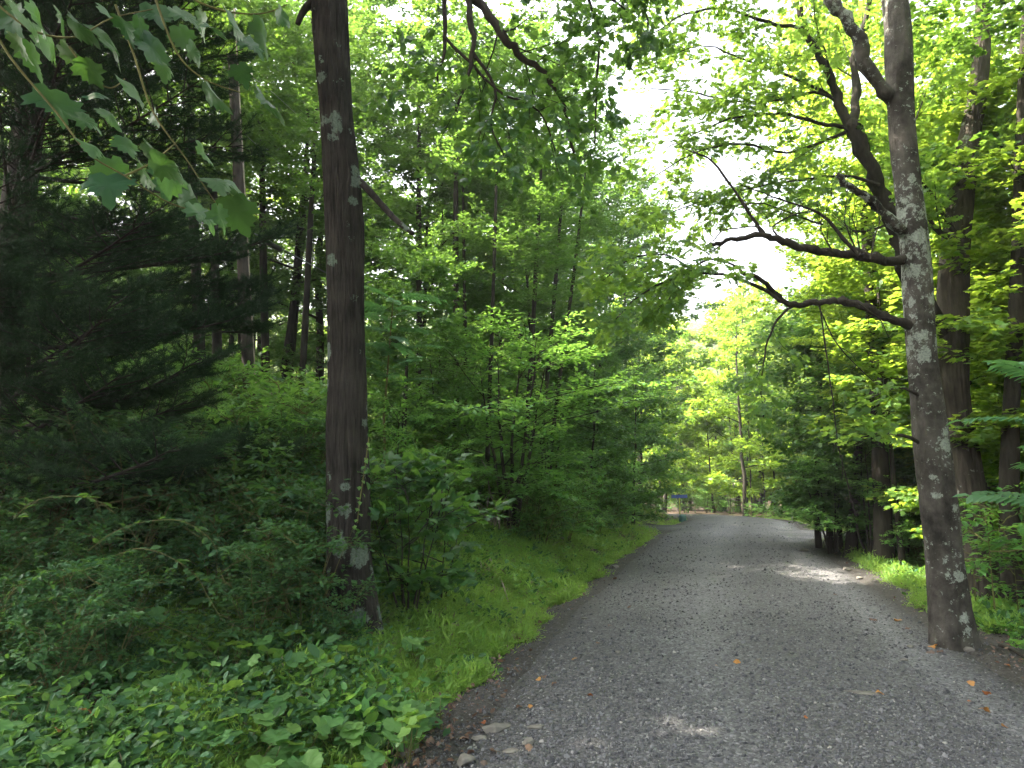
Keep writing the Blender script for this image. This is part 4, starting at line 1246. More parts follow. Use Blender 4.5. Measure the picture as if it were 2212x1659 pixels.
for pts in (((-60, -40), (60, 60), (160, 80), (240, 40), (330, 20)), ((-40, 10), (20, 120), (120, 240), (190, 330), (270, 380), (370, 440), (450, 460)), ((250, 10), (290, 120), (330, 240), (400, 340), (440, 400), (470, 445)),
            ((330, -20), (380, 110), (440, 170), (520, 200)), ((150, 100), (200, 170), (240, 190), (270, 170)), ((270, 380), (330, 350), (390, 300)), ((380, -20), (470, 20), (560, 30), (620, 10))):
    P = smooth_path(np.array([U(a, b, 1.95 + .3 * max(a, 0) / 500) for a, b in pts]), 5)
    w.tube(P, np.linspace(.0045, .0018, len(P)), 5)
link('twig', w.mesh('maple_twig', M_TWIG), HB)
#PART3

# ------------------------------------------------------------------ bushes and saplings
rb = np.random.default_rng(404)


def bushes(n, ylo, yhi, pxlo, pxhi, smin, smax, kinds, Hlo, Hhi, mind, label, group, name='bush'):
    k = tries = 0
    loc = []
    while k < n and tries < 5000:
        tries += 1
        y = math.sqrt(rb.uniform(ylo ** 2, yhi ** 2))
        x = (rb.uniform(pxlo, pxhi) - 1106) / 1495 * y
        s = sgn(x, y)
        if not (smin < s < smax) or not clear_of_roads(x, y, 1.1): continue
        if any((a - x) ** 2 + (b - y) ** 2 < mind ** 2 for a, b in loc): continue
        if math.hypot(x - PL[0][0], y - DL) < .7: continue
        loc.append((x, y))
        H = rb.uniform(Hlo, Hhi)
        place(kinds[int(rb.integers(len(kinds)))], name, x, y, H, rb.uniform(0, 6.28), '%s %s, %s, %s' % (('taller' if H > (Hlo + Hhi) / 2 else 'lower', label) + where(x, y, H)[1:]), 'bush', group, 'stem', 'foliage')
        k += 1


bushes(17, 4.6, 7.0, -250, 330, 3.0, 20, [BUSH[0], BUSH[1]], .6, 1.0, .45, 'dark bush in the lower left undergrowth', 'low bushes in the lower left undergrowth')
bushes(26, 6.6, 10.5, -200, 700, 3.8, 20, [BUSH[0], BUSH[1], BUSH[2]], 1.1, 1.8, .6, 'shaded bush beneath the pine', 'shaded bushes beneath the pine')
bushes(18, 9.5, 14, 250, 720, 5, 20, [BUSH[2], BUSH[3]], 1.5, 2.4, .7, 'bright green bush near the pole foot', 'bright bushes round the utility pole')
bushes(46, 8.6, 17, 800, 1330, 4.9, 8.5, [BUSH[3], BUSH[3], BUSH[2]], .8, 1.5, .55, 'light green bush behind left verge', 'bushes at the back of the left grass verge')
bushes(46, 13, 29, 1050, 1480, 3.3, 6.2, [BUSH[3], BUSH[2], BUSH[3]], .9, 1.9, .6, 'green bush along the left roadside', 'bushes along the left roadside')
bushes(20, 15, 30, 400, 1250, 8, 30, [SAP[1], BUSH[2]], 1.6, 3.4, 1.1, 'shade shrub among the left trunks', 'understorey shrubs among the trunks')
bushes(36, 8.0, 17, 1820, 2500, -12, -3.4, [BUSH[3], BUSH[3], SAP[0]], 1.0, 2.2, .7, 'sunlit shrub on the right slope', 'shrubs on the slope behind the right verge')
bushes(9, 14, 18, 1800, 1990, -8, -2.9, [BUSH[2], SAP[2]], 1.4, 2.6, .7, 'blue-green bush under the dark trunks', 'bushes by the side road')
bushes(14, 25.5, 40, 1600, 1780, -16, -3.0, [BUSH[3]], .6, 1.3, .9, 'pale sunlit bush on the grassy point', 'bushes on the grassy point')
for px, d, tp_, k, lb in ((860, 9.8, 860, 0, 'slim sapling with flat bright leaf layers directly right of the furrowed trunk'), (940, 10.6, 950, 2, 'sapling reaching right with bright green leaf layers above the verge'),
                          (1000, 11.5, 1000, 0, 'small sapling below the rounded tree with spreading bright leaves'), (430, 10.4, 850, 0, 'bright sapling in front of the pole below the pine bough'), (640, 10.8, 820, 2, 'bright green sapling left of the furrowed trunk'),
                          (330, 8.4, 960, 1, 'dull green sapling with drooping layers under the pine'), (120, 7.2, 1010, 1, 'dark sapling at the far left under the pine')):
    x, y, z = U(px, 1000, d)
    place(SAP[k], 'sapling', x, y, U(px, tp_, d)[2] - gz(x, y), px, lb, 'sapling', None, 'stem', 'foliage')

for i, (px, d, H) in enumerate(((655, 6.3, 1.1), (735, 6.1, .62), (600, 7.2, 1.3), (690, 7.4, 1.5), (560, 6.0, .9))):
    x, y, z = U(px, 1300, d)
    place(BUSH[i % 2], 'bush', x, y, H, i * 1.7, ('dark bush pressed against the left of the furrowed trunk', 'lowest dark bush before the foot of the furrowed trunk', 'dark bush a step left of the furrowed trunk', 'tall dark bush just behind the furrowed trunk', 'low dark bush left of the round-leaved plants')[i], 'bush', None, 'stem', 'foliage')
# maple seedling cluster at the foot of the furrowed trunk
ms = gen_tree(81, 1.75, .011, .22, 14, .62, sub=4, twigs=2, nleaf=420, leaf=.125, shape='maple', flat=.7, lift=.45, stems=6, spread=.28, twl=.14, bark=M_BARK, lm=M_SHRUB, name='maple_seedling')
x, y, z = G(880, 1372)
place(ms, 'maple_seedling', x, y, 1.75, .4, 'young maple with broad blue-green leaves at the foot of the furrowed trunk', 'sapling', None, 'stem', 'foliage')
ms2 = gen_tree(82, 1.5, .010, .3, 8, .6, sub=3, twigs=2, nleaf=190, leaf=.125, shape='maple', flat=.8, lift=.3, stems=3, spread=.25, twl=.14, bark=M_BARK, lm=M_SHRUB, name='maple_seedling')
x, y, z = G(950, 1340)
place(ms2, 'maple_seedling', x, y, 1.45, 2.4, 'smaller young maple leaning right over the bright grass', 'sapling', None, 'stem', 'foliage')


# pinnate fronds at the right edge
def frond_mesh(seed, n=11, L=.55):
    rg = np.random.default_rng(seed)
    P = curve(rg, (0, 0, 0), (1, 0, .25), L, 10, .03, 0, .09)
    pos, dr, nr = [], [], []
    for i in range(n):
        p, d = at_path(P, .18 + .8 * i / n)
        for sd in (-1, 1):
            pos.append(p); dr.append(norm(d * .55 + np.array([-d[1], d[0], 0]) * sd + [0, 0, -.12])); nr.append((rg.normal(0, .15), rg.normal(0, .15), 1))
    pos.append(P[-1]); dr.append(norm(P[-1] - P[-2])); nr.append((0, 0, 1))
    v, f, rn = leaves_np(np.array(pos), np.array(dr), np.array(nr), .11, 'oval', rg, np.full(len(pos), rg.random()))
    tv, tf = tube(P, np.linspace(.004, .0015, len(P)), 4)
    tf = np.concatenate([tf[:, [0, 1, 2]], tf[:, [0, 2, 3]]])
    V = np.concatenate([v, tv]); F = np.concatenate([f, tf + len(v)])
    return mesh_np('frond', V, F, M_FROND, {'rnd': ('FLOAT', np.concatenate([rn, np.full(len(tv), .5, np.float32)]))})


M_FROND = leaf_mat('frond_leaf', (.05, .14, .05), (.10, .22, .08), (.14, .32, .08), .4)
FR = [frond_mesh(i) for i in range(3)]
e = empty('walnut_sapling', (0, 0, 0), label='sapling with blue-green feather-shaped leaves at the right edge of the picture', cat='sapling')
bx, by = 3.55, 4.4
w = Wood()
w.tube(np.array([(bx, by, gz(bx, by) - .1), (bx + .02, by, 1.2), (bx - .03, by, 2.0), (bx + .02, by, 2.6)]), [.016, .012, .009, .004], 6)
link('stem', w.mesh('walnut_stem', M_TWIG), e)
rg = np.random.default_rng(17)
for i in range(17):
    h = 1.35 + 1.1 * i / 17
    o = link('frond', FR[i % 3], e, (bx, by, h))
    o.rotation_euler = (rg.normal(0, .2), rg.normal(-.05, .2), i * 2.4 + rg.normal(0, .2))
    sv = rg.uniform(.85, 1.15); o.scale = (sv,) * 3
e2 = empty('walnut_sapling', (0, 0, 0), label='sapling with bright feather-shaped leaves rising beside the furrowed trunk', cat='sapling')
x, y, z = U(850, 640, 10.2)
w = Wood(); w.tube(np.array([(x, y, gz(x, y) - .1), (x - .1, y, 2.5), (x, y, z)]), [.03, .02, .006], 6)
link('stem', w.mesh('walnut_stem', M_TWIG), e2)
for i in range(22):
    o = link('frond', FR[i % 3], e2, (x, y, z - 1.4 * i / 22))
    o.rotation_euler = (rg.normal(0, .2), rg.normal(-.05, .2), i * 2.4)
    sv = rg.uniform(1.0, 1.4); o.scale = (sv,) * 3
# pale whorled seedlings at the right
wh = gen_tree(83, 1.1, .008, .45, 7, .38, sub=3, twigs=2, nleaf=130, leaf=.10, shape='oval', flat=1.0, lift=.08, twl=.1, bark=M_TWIG, lm=M_BRIGHT, name='seedling')
for px, py, H, lb in ((2150, 1345, 1.25, 'seedling with a flat whorl of pale leaves right of the lichened trunk'), (2110, 1310, .9, 'seedling with pale leaves close behind the lichened trunk'), (2200, 1330, .8, 'low seedling with pale leaves at the right edge')):
    x, y, z = G(px, py)
    place(wh, 'seedling', x, y, H, px, lb, 'sapling', None, 'stem', 'foliage')

# climbing ivy on the furrowed trunk
w = Wood(); rg = np.random.default_rng(8)
ip = [U(772, 1130, DL - .24), U(776, 1090, DL - .23), U(782, 1050, DL - .22), U(788, 1010, DL - .2), U(793, 975, DL - .19), U(797, 945, DL - .16)]
P = smooth_path(np.array(ip), 5)
e = empty('ivy_vine', (0, 0, 0), label='thin green vine with small leaves climbing the right side of the furrowed trunk', cat='vine')
w.tube(P, [.006] * len(P), 5)
link('stem', w.mesh('ivy_stem', M_TWIG), e)
v, f = leaf_shape('wide')
ivl = mesh_np('ivy_leaf', v * .055, f, M_COLT, {'rnd': ('FLOAT', np.full(4, .8))})
for i in range(16):
    p = P[int(i / 16 * (len(P) - 1))]
    o = link('leaf', ivl, e, p + rg.normal(0, .012, 3))
    o.rotation_euler = (rg.uniform(-.6, .6), rg.uniform(.3, 1.0), rg.uniform(-2.2, 0))

# arching bramble canes
for pts, lb in ((((190, 1190), (245, 1150), (310, 1128), (390, 1125), (450, 1160), (470, 1195)), 'upper arching bramble cane with pale leaflets in the left undergrowth'),
                (((250, 1200), (300, 1185), (360, 1200), (420, 1240), (450, 1290), (480, 1340)), 'middle arching bramble cane with blue-green leaves in the left undergrowth'),
                (((230, 1290), (290, 1310), (340, 1345), (400, 1370), (450, 1400), (480, 1440)), 'lowest trailing bramble cane above the round leaves'),
                (((30, 1120), (70, 1085), (130, 1072), (200, 1078), (250, 1110)), 'bramble cane arching over the dark hollow at the left edge')):
    e = empty('bramble_cane', (0, 0, 0), label=lb, cat='bramble')
    d0 = 5.6
    P = smooth_path(np.array([U(a, b, d0 - .08 * i) for i, (a, b) in enumerate(pts)]), 6)
    w = Wood(); w.tube(P, np.linspace(.0035, .002, len(P)), 5)
    link('stem', w.mesh('bramble_stem', M_TWIG), e)
    n = 28
    s = rg.random(n)
    pos = np.array([at_path(P, q * .99)[0] for q in s]); dd = np.array([at_path(P, q * .99)[1] for q in s])
    sd = np.cross(dd, [0, 0, 1.0]) * np.where(rg.random(n) < .5, 1, -1)[:, None]
    v, f, rn = leaves_np(pos + sd * .02, dd * .5 + sd + rg.normal(0, .2, (n, 3)), np.array([0, 0, 1.0]) + rg.normal(0, .3, (n, 3)), rg.uniform(.06, .095, n), 'oval', rg)
    link('leaves', mesh_np('bramble_leaves', v, f, M_SHRUB, {'rnd': ('FLOAT', rn)}), e)


# ------------------------------------------------------------------ round-leaved plants on the bank
def round_leaf(seed):
    rg = np.random.default_rng(seed)
    n = 24
    V = [(.12, 0, -.02)]
    for q in (.55, 1.0):
        for i in range(n):
            a = (i + .5) / n * 2 * math.pi - math.pi
            r = (.5 + (.035 if i % 2 else -.02) * (q == 1)) * q
            cut = 1 - .62 * math.exp(-((abs(a) - math.pi) / .28) ** 2)
            rr = r * cut
            x, y = .12 + rr * math.cos(a) * 1.02, rr * math.sin(a) * 1.1
            V.append((x, y, .22 * rr * rr + .035 * math.sin(a * 6 + seed) * q - .02))
    F = [(0, 1 + i, 1 + (i + 1) % n) for i in range(n)]
    for i in range(n):
        j = (i + 1) % n
        F += [(1 + i, 1 + n + i, 1 + n + j), (1 + i, 1 + n + j, 1 + j)]
    return mesh_np('round_leaf', V, F, M_COLT, {'rnd': ('FLOAT', np.full(len(V), rg.random()))}, True)


RL = [round_leaf(i) for i in range(4)]
_w = Wood(); _w.tube(np.array([(0, 0, 0), (.04, 0, .5), (.02, 0, 1.0)]), [.025, .02, .015], 4)
STALK = _w.mesh('leaf_stalk', M_TWIG)
rg = np.random.default_rng(55)
k = 0
zones = [(3.3, 4.9, 560, 985, 1.9, 3.6, 60, 'round-leaved plant with pale scalloped leaves beside the gravel at the bottom', 'round-leaved plants beside the gravel'),
         (3.1, 4.8, 60, 600, 2.5, 6.0, 34, 'round-leaved plant in the mixed ground cover at the bottom left', 'round-leaved plants at the bottom left'),
         (4.8, 6.4, 380, 980, 2.5, 6.0, 60, 'round-leaved plant below the foot of the furrowed trunk', 'round-leaved plants below the furrowed trunk')]
for ylo, yhi, pl, ph, smn, smx, cnt, lb, gp in zones:
    c = tries = 0
    while c < cnt and tries < 3000:
        tries += 1
        y = rg.uniform(ylo, yhi); x = (rg.uniform(pl, ph) - 1106) / 1495 * y
        s = sgn(x, y)
        if not (smn + .35 < s < smx) or math.hypot(x - PL[0][0], y - DL) < .45: continue
        c += 1
        z = gz(x, y)
        e = empty('coltsfoot_plant', (x, y, z), label=lb, cat='plant', group=gp)
        for j in range(int(rg.integers(2, 5))):
            sz = rg.uniform(.06, .165)
            a = rg.uniform(0, 6.28); rad = rg.uniform(.02, .13); h = rg.uniform(.09, .25)
            o = link('leaf', RL[int(rg.integers(4))], e, (rad * math.cos(a), rad * math.sin(a), h))
            o.rotation_euler = (rg.normal(0, .32), rg.normal(.12, .3), a + rg.normal(0, .5))
            o.scale = (sz,) * 3
            st = link('stalk', STALK, e, (0, 0, -.02))
            v = Vector((rad * math.cos(a) + .12 * sz * math.cos(a), rad * math.sin(a) + .12 * sz * math.sin(a), h + .01))
            st.rotation_euler = v.to_track_quat('Z', 'Y').to_euler()
            st.scale = (.13, .13, v.length)

# ------------------------------------------------------------------ ground cover, grass, litter, gravel
def tuft(seed, n, L, spread, shape, mat, upr=.6, name='tuft'):
    rg = np.random.default_rng(seed)
    pos = np.stack([rg.normal(0, spread, n), rg.normal(0, spread, n), np.abs(rg.normal(0, L * .9, n)) * (.8 if shape == 'blade' else .9)], 1)
    a = rg.uniform(0, 6.28, n)
    dr = np.stack([np.cos(a), np.sin(a), rg.normal(upr, .35, n)], 1)
    nr = np.stack([rg.normal(0, .4, n), rg.normal(0, .4, n), np.ones(n)], 1)
    v, f, rn = leaves_np(pos, dr, nr, L * rg.uniform(.6, 1.3, n), shape, rg)
    return mesh_np(name, v, f, mat, {'rnd': ('FLOAT', rn)})


GT = [tuft(i, 80, .042, .075, 'blade', M_GRASS, .7, 'grass_tuft') for i in range(3)] + [tuft(3, 34, .06, .06, 'blade', M_STRAW, .7, 'grass_tuft')] + [tuft(9, 22, .09, .03, 'blade', M_GRASS, 1.6, 'grass_tuft')]
CT = [tuft(20 + i, 24, .042, .11, 'oval', M_UNDER, .15, 'cover_clump') for i in range(3)] + [tuft(30, 22, .045, .10, 'oval', M_SHRUB, .2, 'cover_clump')]


def cover(name, n, ylo, yhi, pxlo, pxhi, keep, sources, slo, shi, rg, power=1.5, tilt=.2, idw=None, zoff=0.0):
    x, y = view_points(n, ylo, yhi, power, pxlo, pxhi, rg)
    s = sdist(MAIN_S, x, y)
    oth = np.minimum(np.abs(sdist(SIDE_S, x, y)) - 1.75, np.abs(sdist(DRIVE_S, x, y)) - 1.3)
    m = keep(x, y, s, oth)
    x, y = x[m], y[m]
    z = ground_h(x, y) + zoff
    k = len(x)
    ids = rg.integers(0, len(sources), k) if idw is None else rg.choice(len(sources), k, p=idw)
    if sources is GT: z_ = np.interp(y, [3, 8], [.55, 1.0])
    else: z_ = 1.0
    return scatter(name, np.stack([x, y, z], 1), np.stack([rg.normal(0, tilt, k), rg.normal(0, tilt, k), rg.uniform(0, 6.28, k)], 1), rg.uniform(slo, shi, k) * (1 + .75 * fbm(x * 2.4, y * 2.4, 3, 61)) * z_, ids, sources)


rg = np.random.default_rng(66)
patch = lambda x, y, sd_, lo: fbm(x * 1.3, y * 1.3, 3, sd_) > lo
cover('verge_grass', 72000, 3.3, 30, 300, 1560, lambda x, y, s, o: (s > 2.28 + .6 * fbm(x * 1.9, y * 1.9, 4, 41)) & (fbm(x * 3.3, y * 3.3, 3, 45) > -.36 + .5 * np.exp(-(s - 2.2) / .35)) & (s < 6.8 + .5 * fbm(x, y, 2, 3)) & (o > .1) & ((y > 5.8) | patch(x, y, 12, -.02)) & (pxof(x, y) > 330), GT, .7, 1.35, rg, 1.45, .3, [.28, .28, .28, .05, .11])
cover('right_verge_grass', 24000, 5.0, 34, 1560, 2600, lambda x, y, s, o: (s < -2.35 + .3 * fbm(x * 1.4, y * 1.4, 3, 42)) & (s > -6.5) & (o > .1) & ((y > 7.6) | (s < -3.0)), GT, .7, 1.3, rg, 1.5, .3, [.27, .27, .27, .04, .15])
cover('ground_cover', 9500, 3.0, 14, -250, 1050, lambda x, y, s, o: (s > 3.0 + .5 * fbm(x * 1.2, y * 1.2, 3, 43)) & ((y > 5) | (fbm(x * 2, y * 2, 3, 47) > 0)), CT, .7, 1.5, rg, 1.7, .3)
cover('ground_cover', 5000, 9, 40, 300, 2700, lambda x, y, s, o: (np.abs(s) > 5.0) & (o > .6), CT, 1.0, 2.2, rg, 1.2, .3)
WT = [tuft(40 + i, 26, .05, .07, 'oval', M_BRIGHT if i else M_UNDER, .5, 'weed_clump') for i in range(3)]
cover('verge_weeds', 9000, 4.5, 26, 640, 2500, lambda x, y, s, o: (((s > 2.5) & (s < 6.3)) | ((s < -2.5) & (s > -6))) & (o > .3) & (fbm(x * 1.1, y * 1.1, 3, 97) > -.05), WT, .8, 1.9, rg, 1.4, .25)
dl = tuft(70, 1, .07, .001, 'oak', M_BROWNLEAF, .0, 'litter_leaf')
dl2 = tuft(71, 1, .06, .001, 'oval', M_BROWNLEAF, .1, 'litter_leaf')
cover('leaf_litter', 14000, 3.2, 22, -200, 2600, lambda x, y, s, o: ((np.abs(s) > 2.0) & (np.abs(s) < 3.4)) | ((np.abs(s) > 3.4) & (rg.random(len(x)) < .5)), [dl, dl2], .5, 1.2, rg, 1.7, .5, None, .008)

ico = [(0, 0, -1), (.723, -.526, -.447), (-.276, -.85, -.447), (-.894, 0, -.447), (-.276, .85, -.447), (.723, .526, -.447), (.276, -.85, .447), (-.723, -.526, .447), (-.723, .526, .447), (.276, .85, .447), (.894, 0, .447), (0, 0, 1)]
icf = [(0, 1, 2), (1, 0, 5), (0, 2, 3), (0, 3, 4), (0, 4, 5), (1, 5, 10), (2, 1, 6), (3, 2, 7), (4, 3, 8), (5, 4, 9), (1, 10, 6), (2, 6, 7), (3, 7, 8), (4, 8, 9), (5, 9, 10), (6, 10, 11), (7, 6, 11), (8, 7, 11), (9, 8, 11), (10, 9, 11)]
m, t = new_mat('loose_stone')
oi = nd(t, 'ShaderNodeObjectInfo')
c = ramp(t, oi.outputs['Random'], [(0.0, (.04, .042, .05)), (.55, (.08, .084, .095)), (.85, (.12, .125, .14)), (.97, (.18, .185, .19)), (1.0, (.25, .245, .24))])
p = nd(t, 'ShaderNodeBsdfPrincipled', {'Base Color': c, 'Roughness': .8, 'Specular IOR Level': .3})
nd(t, 'ShaderNodeOutputMaterial', {0: p.outputs[0]})
M_STONE = m
ST = []
for i in range(5):
    r_ = np.random.default_rng(i)
    V = np.array(ico) * (1 + r_.uniform(-.28, .28, (12, 1))) * [1, r_.uniform(.6, .95), r_.uniform(.35, .7)]
    ST.append(mesh_np('stone', V, icf, M_STONE))
n = 170000
x, y = view_points(n, 3.2, 26, 1.75, 700, 2600, rg)
s = sdist(MAIN_S, x, y)
den = .45 + .55 * (fbm(x * 1.1, y * 1.1, 3, 88) * .5 + .5)
trk = np.exp(-((s + 1.45) / .25) ** 2) + np.exp(-((s - .45) / .3) ** 2)
den = den * np.interp(s, [-2.3, -1.85, -1.65, 1.7, 2.0, 2.3], [.12, .3, 1, 1, .5, .25])
m_ = (np.abs(s) < 2.35) & (rg.random(n) < den * (1 - .45 * trk))
x, y, s = x[m_], y[m_], s[m_]
z = np.maximum(road_z(x, y, s, 2.05), ground_h(x, y))
k = len(x)
sc_ = np.minimum(.003 + rg.exponential(.0032, k), .02) * np.interp(y, [3, 12, 26], [1, 1.4, 2.2])
scatter('gravel', np.stack([x, y, z + sc_ * .15], 1), rg.uniform(0, 6.28, (k, 3)) * [.15, .15, 1], sc_, rg.integers(0, 5, k), ST)


# ------------------------------------------------------------------ single stones, dead leaves, sticks
def rock(px, py, wpx, label, flat=.45, seed=0, asp=.7, rz=0.0, sink=.3):
    q = G(px, py)
    r = wpx / 1495 * q[1] / 2
    r_ = np.random.default_rng(seed + 500)
    import bmesh
    bm = bmesh.new()
    bmesh.ops.create_icosphere(bm, subdivisions=4, radius=1)
    V = np.array([v.co[:] for v in bm.verts])
    F = np.array([[v.index for v in f.verts] for f in bm.faces])
    bm.free()
    # facets: clip by random planes, then roughen
    for j in range(16):
        nn_ = norm(r_.normal(0, 1, 3))
        d = V @ nn_
        lim = r_.uniform(.62, .85)
        V = V - nn_ * np.maximum(d - lim, 0)[:, None]
    V = V * (1 + .05 * fbm(V[:, 0] * 4 + seed, V[:, 1] * 4 + V[:, 2] * 3, 4, seed)[:, None])
    V = V * [r, r * asp, r * flat]
    z = max(gz(q[0], q[1]), float(road_z(np.array([q[0]]), np.array([q[1]]), np.array([sgn(q[0], q[1])]), 2.05)[0]))
    o = link('rock', mesh_np('rock', V, F, M_ROCK, None, True), None, (q[0], q[1], z + r * flat * (1 - 2 * sink)))
    o.rotation_euler = (0, 0, rz)
    tag(o, label, 'rock')


rock(1072, 1572, 72, 'long flat grey rock embedded in the gravel edge at the lower left of the road', .32, 1, .5, .5, .35)
rock(1036, 1590, 34, 'small grey rock touching the left end of the long flat rock', .4, 2, .7, .3)
rock(1158, 1578, 40, 'flat grey stone embedded right of the long flat rock', .28, 3, .55, .2, .4)
rock(1006, 1645, 42, 'pale angular rock at the very bottom edge of the gravel', .62, 4, .7, .4, .15)
rock(1142, 1614, 32, 'pale stone beside a dead leaf near the bottom of the road', .5, 5, .7, .9, .2)
rock(1104, 1626, 38, 'low grey stone sunk in the gravel left of the pale stone', .28, 6, .7, .1, .35)
rock(885, 1608, 46, 'brownish stone under the round leaves at the lower left corner of the gravel', .7, 7, .8, .1, .2)
rock(1868, 1516, 84, 'thin pale slab lying flush in the right wheel track', .06, 8, .3, -.25, .25)
rock(1830, 1230, 20, 'small pale rock at the right edge of the sunlit gravel', .6, 9, .8)
rock(1856, 1250, 15, 'smaller grey rock beside the right grass verge', .6, 10, .8)
rock(1955, 1436, 18, 'flat grey pebble on the dark dirt left of the lichened trunk', .4, 11, .6)
rock(2092, 1405, 26, 'pale stone at the foot of the lichened trunk', .5, 12, .6, -.5)
rock(1966, 1402, 16, 'grey stone near the orange leaf cluster by the lichened trunk', .5, 13, .8)
rock(1738, 1192, 22, 'rounded grey rock where the side road meets the verge', .5, 14, .8)
rock(1330, 1225, 18, 'small stone in the leaf litter at the left road edge', .5, 15, .7)
rock(1262, 1338, 16, 'grey stone between the grass and the gravel on the left', .5, 16, .7)
rock(1640, 1440, 12, 'dark pebble lying loose in the middle of the road', .6, 17, .8)
rock(1335, 1420, 12, 'pale pebble lying loose on the left half of the road', .6, 18, .8)

FL = []
for i in range(3):
    r_ = np.random.default_rng(i + 60)
    base = maple_leaf_mesh(i + 20, 1)
    base.materials[0] = M_ORANGE
    FL.append(base)
FB = []
for i in range(2):
    base = maple_leaf_mesh(i + 30, 1); base.materials[0] = M_BROWNLEAF; FB.append(base)
SPOT = [(1175, 1464, 20, 1), (1166, 1470, 12, 0), (1242, 1429, 15, 0), (1277, 1515, 14, 0), (1125, 1529, 15, 1), (1145, 1529, 12, 0), (1049, 1558, 13, 0), (1071, 1628, 24, 1), (1137, 1626, 22, 1), (1008, 1595, 26, 1),
        (1024, 1623, 20, 1), (1200, 1484, 14, 1), (1040, 1650, 20, 1), (1593, 1444, 15, 0), (1901, 1516, 18, 0), (2140, 1504, 17, 0), (2125, 1546, 22, 0), (2105, 1485, 16, 0), (2166, 1580, 14, 0), (2021, 1402, 26, 0), (2008, 1412, 18, 1),
        (2034, 1412, 16, 1), (1946, 1344, 18, 0), (1889, 1344, 16, 1), (2093, 1526, 9, 0), (1802, 1292, 12, 1), (1548, 1453, 8, 0), (1740, 1570, 10, 0), (1320, 1360, 10, 1), (1360, 1320, 9, 1), (1290, 1400, 10, 1),
        (1960, 1362, 13, 1), (2075, 1440, 12, 1), (2180, 1440, 13, 0), (1330, 1250, 12, 1), (1090, 1500, 14, 1), (1190, 1545, 9, 1)]
NAMED = {(2021, 1402): 'largest orange dead leaf in the cluster at the foot of the lichened trunk', (1901, 1516): 'orange dead leaf lying at the end of the pale slab in the wheel track',
         (1071, 1628): 'curled rusty dead leaf beside the low sunk stone at the bottom of the road', (1137, 1626): 'curled rusty dead leaf in front of the pale stone near the bottom',
         (1593, 1444): 'single orange dead leaf in the middle of the gravel road', (2125, 1546): 'orange dead leaf lowest on the dark dirt right of the wheel track'}
for i, (a, b, s, kd) in enumerate(SPOT):
    q = G(a, b)
    z = max(gz(q[0], q[1]), float(road_z(np.array([q[0]]), np.array([q[1]]), np.array([sgn(q[0], q[1])]), 2.05)[0]))
    o = link('fallen_leaf', (FB if kd else FL)[i % (2 if kd else 3)], None, (q[0], q[1], z + .018))
    o.rotation_euler = (rg.normal(0, .35), rg.normal(0, .3), rg.uniform(0, 6.28))
    sz = s * q[1] / 1495 * .9
    o.scale = (sz, sz, sz * 1.4)
    lb = NAMED.get((a, b))
    if lb: tag(o, lb, 'dead leaf')
    elif a > 1500: tag(o, ('brown' if kd else 'orange') + ' dead leaf lying on the right half of the gravel', 'dead leaf', 'dead leaves on the right of the road')
    else: tag(o, ('brown' if kd else 'orange') + ' dead leaf lying on the left half of the gravel', 'dead leaf', 'dead leaves on the left of the road')
p = U(193, 1487, 4.0); p[2] = gz(p[0], p[1]) + .22
o = link('fallen_leaf', FL[0], None, p); o.scale = (.085,) * 3; o.rotation_euler = (.5, .2, 2)
tag(o, 'bright orange leaf caught on the dark plants at the lower left', 'dead leaf')
p = U(122, 1540, 3.8); p[2] = gz(p[0], p[1]) + .2
o = link('fallen_leaf', FL[1], None, p); o.scale = (.05,) * 3; o.rotation_euler = (.2, .5, 1)
tag(o, 'small yellow leaf caught low on the dark plants at the lower left', 'dead leaf')


def stick(pts, r, label, mat=M_DEADWOOD, lift=.03, name='stick', cat='stick'):
    P = np.array([G(a, b) for a, b in pts])
    for q in P: q[2] = gz(q[0], q[1]) + lift
    P = smooth_path(P, 5)
    w = Wood(); w.tube(P, np.linspace(r, r * .5, len(P)), 6)
    tag(link(name, w.mesh(name, mat)), label, cat)


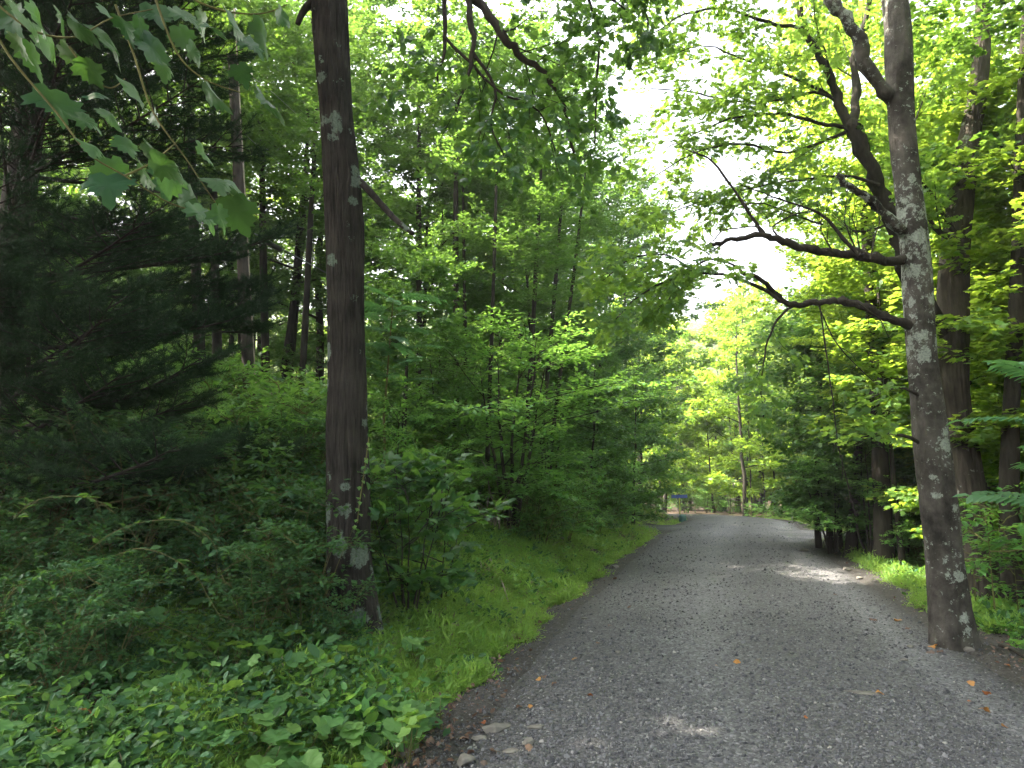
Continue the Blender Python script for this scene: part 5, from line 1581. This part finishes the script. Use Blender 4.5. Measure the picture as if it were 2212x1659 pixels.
stick([(1058, 1270), (1080, 1287), (1098, 1310)], .018, 'crooked dead stick lying in the bright grass of the left verge', lift=.12)
stick([(140, 1322), (190, 1345), (246, 1372)], .035, 'short dead log lying in the dark undergrowth at the left', M_BARK, .25, 'log', 'log')
stick([(716, 1380), (736, 1412), (752, 1440)], .012, 'left one of two thin grey twigs below the furrowed trunk', lift=.12)
stick([(728, 1378), (762, 1405), (790, 1425)], .010, 'right one of two thin grey twigs below the furrowed trunk', lift=.12)
stick([(2036, 1406), (2062, 1405), (2092, 1414)], .018, 'exposed root curling on the dirt at the foot of the lichened trunk', lift=.01, name='root', cat='root')
stick([(2160, 1398), (2190, 1412), (2222, 1432)], .016, 'dark fallen branch at the right edge of the dirt', M_BARK, .03)
# pale dead stems caught by the sun in the left wood
e = empty('dead_stump', (0, 0, 0), label='pale splintered dead stems lit by the sun in the dark left wood', cat='stump')
w = Wood(); r_ = np.random.default_rng(3)
x, y, z = U(1062, 1090, 13); z = gz(x, y)
for i in range(9):
    P = curve(r_, (x + r_.normal(0, .07), y + r_.normal(0, .1), z), (r_.normal(0, .35), r_.normal(0, .3), 1), r_.uniform(.6, 1.5), 6, .2)
    w.tube(P, np.linspace(.02, .006, 7), 5)
link('stem', w.mesh('dead_stems', M_DEADWOOD), e)

bushes(14, 42, 62, 1330, 1620, -60, 60, [BUSH[2], SAP[2]], 1.2, 2.6, 1.6, 'pale shrub beyond the far bend', 'shrubs beyond the far bend')
for px, d, tp_, lb in ((1790, 15.6, 940, 'bushy blue-green young tree hanging over the dark clump of trunks'), (1870, 14.6, 900, 'young tree with pale green layered leaves right of the dark clump of trunks')):
    x, y, z = U(px, 1050, d)
    place(SAP[2], 'sapling', x, y, U(px, tp_, d)[2] - gz(x, y), px, lb, 'sapling', None, 'stem', 'foliage', sx=1.3)

# ------------------------------------------------------------------ summer haze in the air
V = [(-950, -450, -12), (950, -450, -12), (950, 1250, -12), (-950, 1250, -12)]
V = V + [(a, b, 90) for a, b, c in V]
hz_ = link('haze', mesh_np('haze', V, [(0, 3, 2, 1), (4, 5, 6, 7), (0, 1, 5, 4), (1, 2, 6, 5), (2, 3, 7, 6), (3, 0, 4, 7)]))
m, t = new_mat('haze')
pv = nd(t, 'ShaderNodeVolumePrincipled', {'Color': (.93, .96, 1, 1), 'Density': 0.0011, 'Anisotropy': .35})
o = nd(t, 'ShaderNodeOutputMaterial')
t.links.new(pv.outputs[0], o.inputs['Volume'])
hz_.data.materials.append(m)
tag(hz_, kind='stuff')
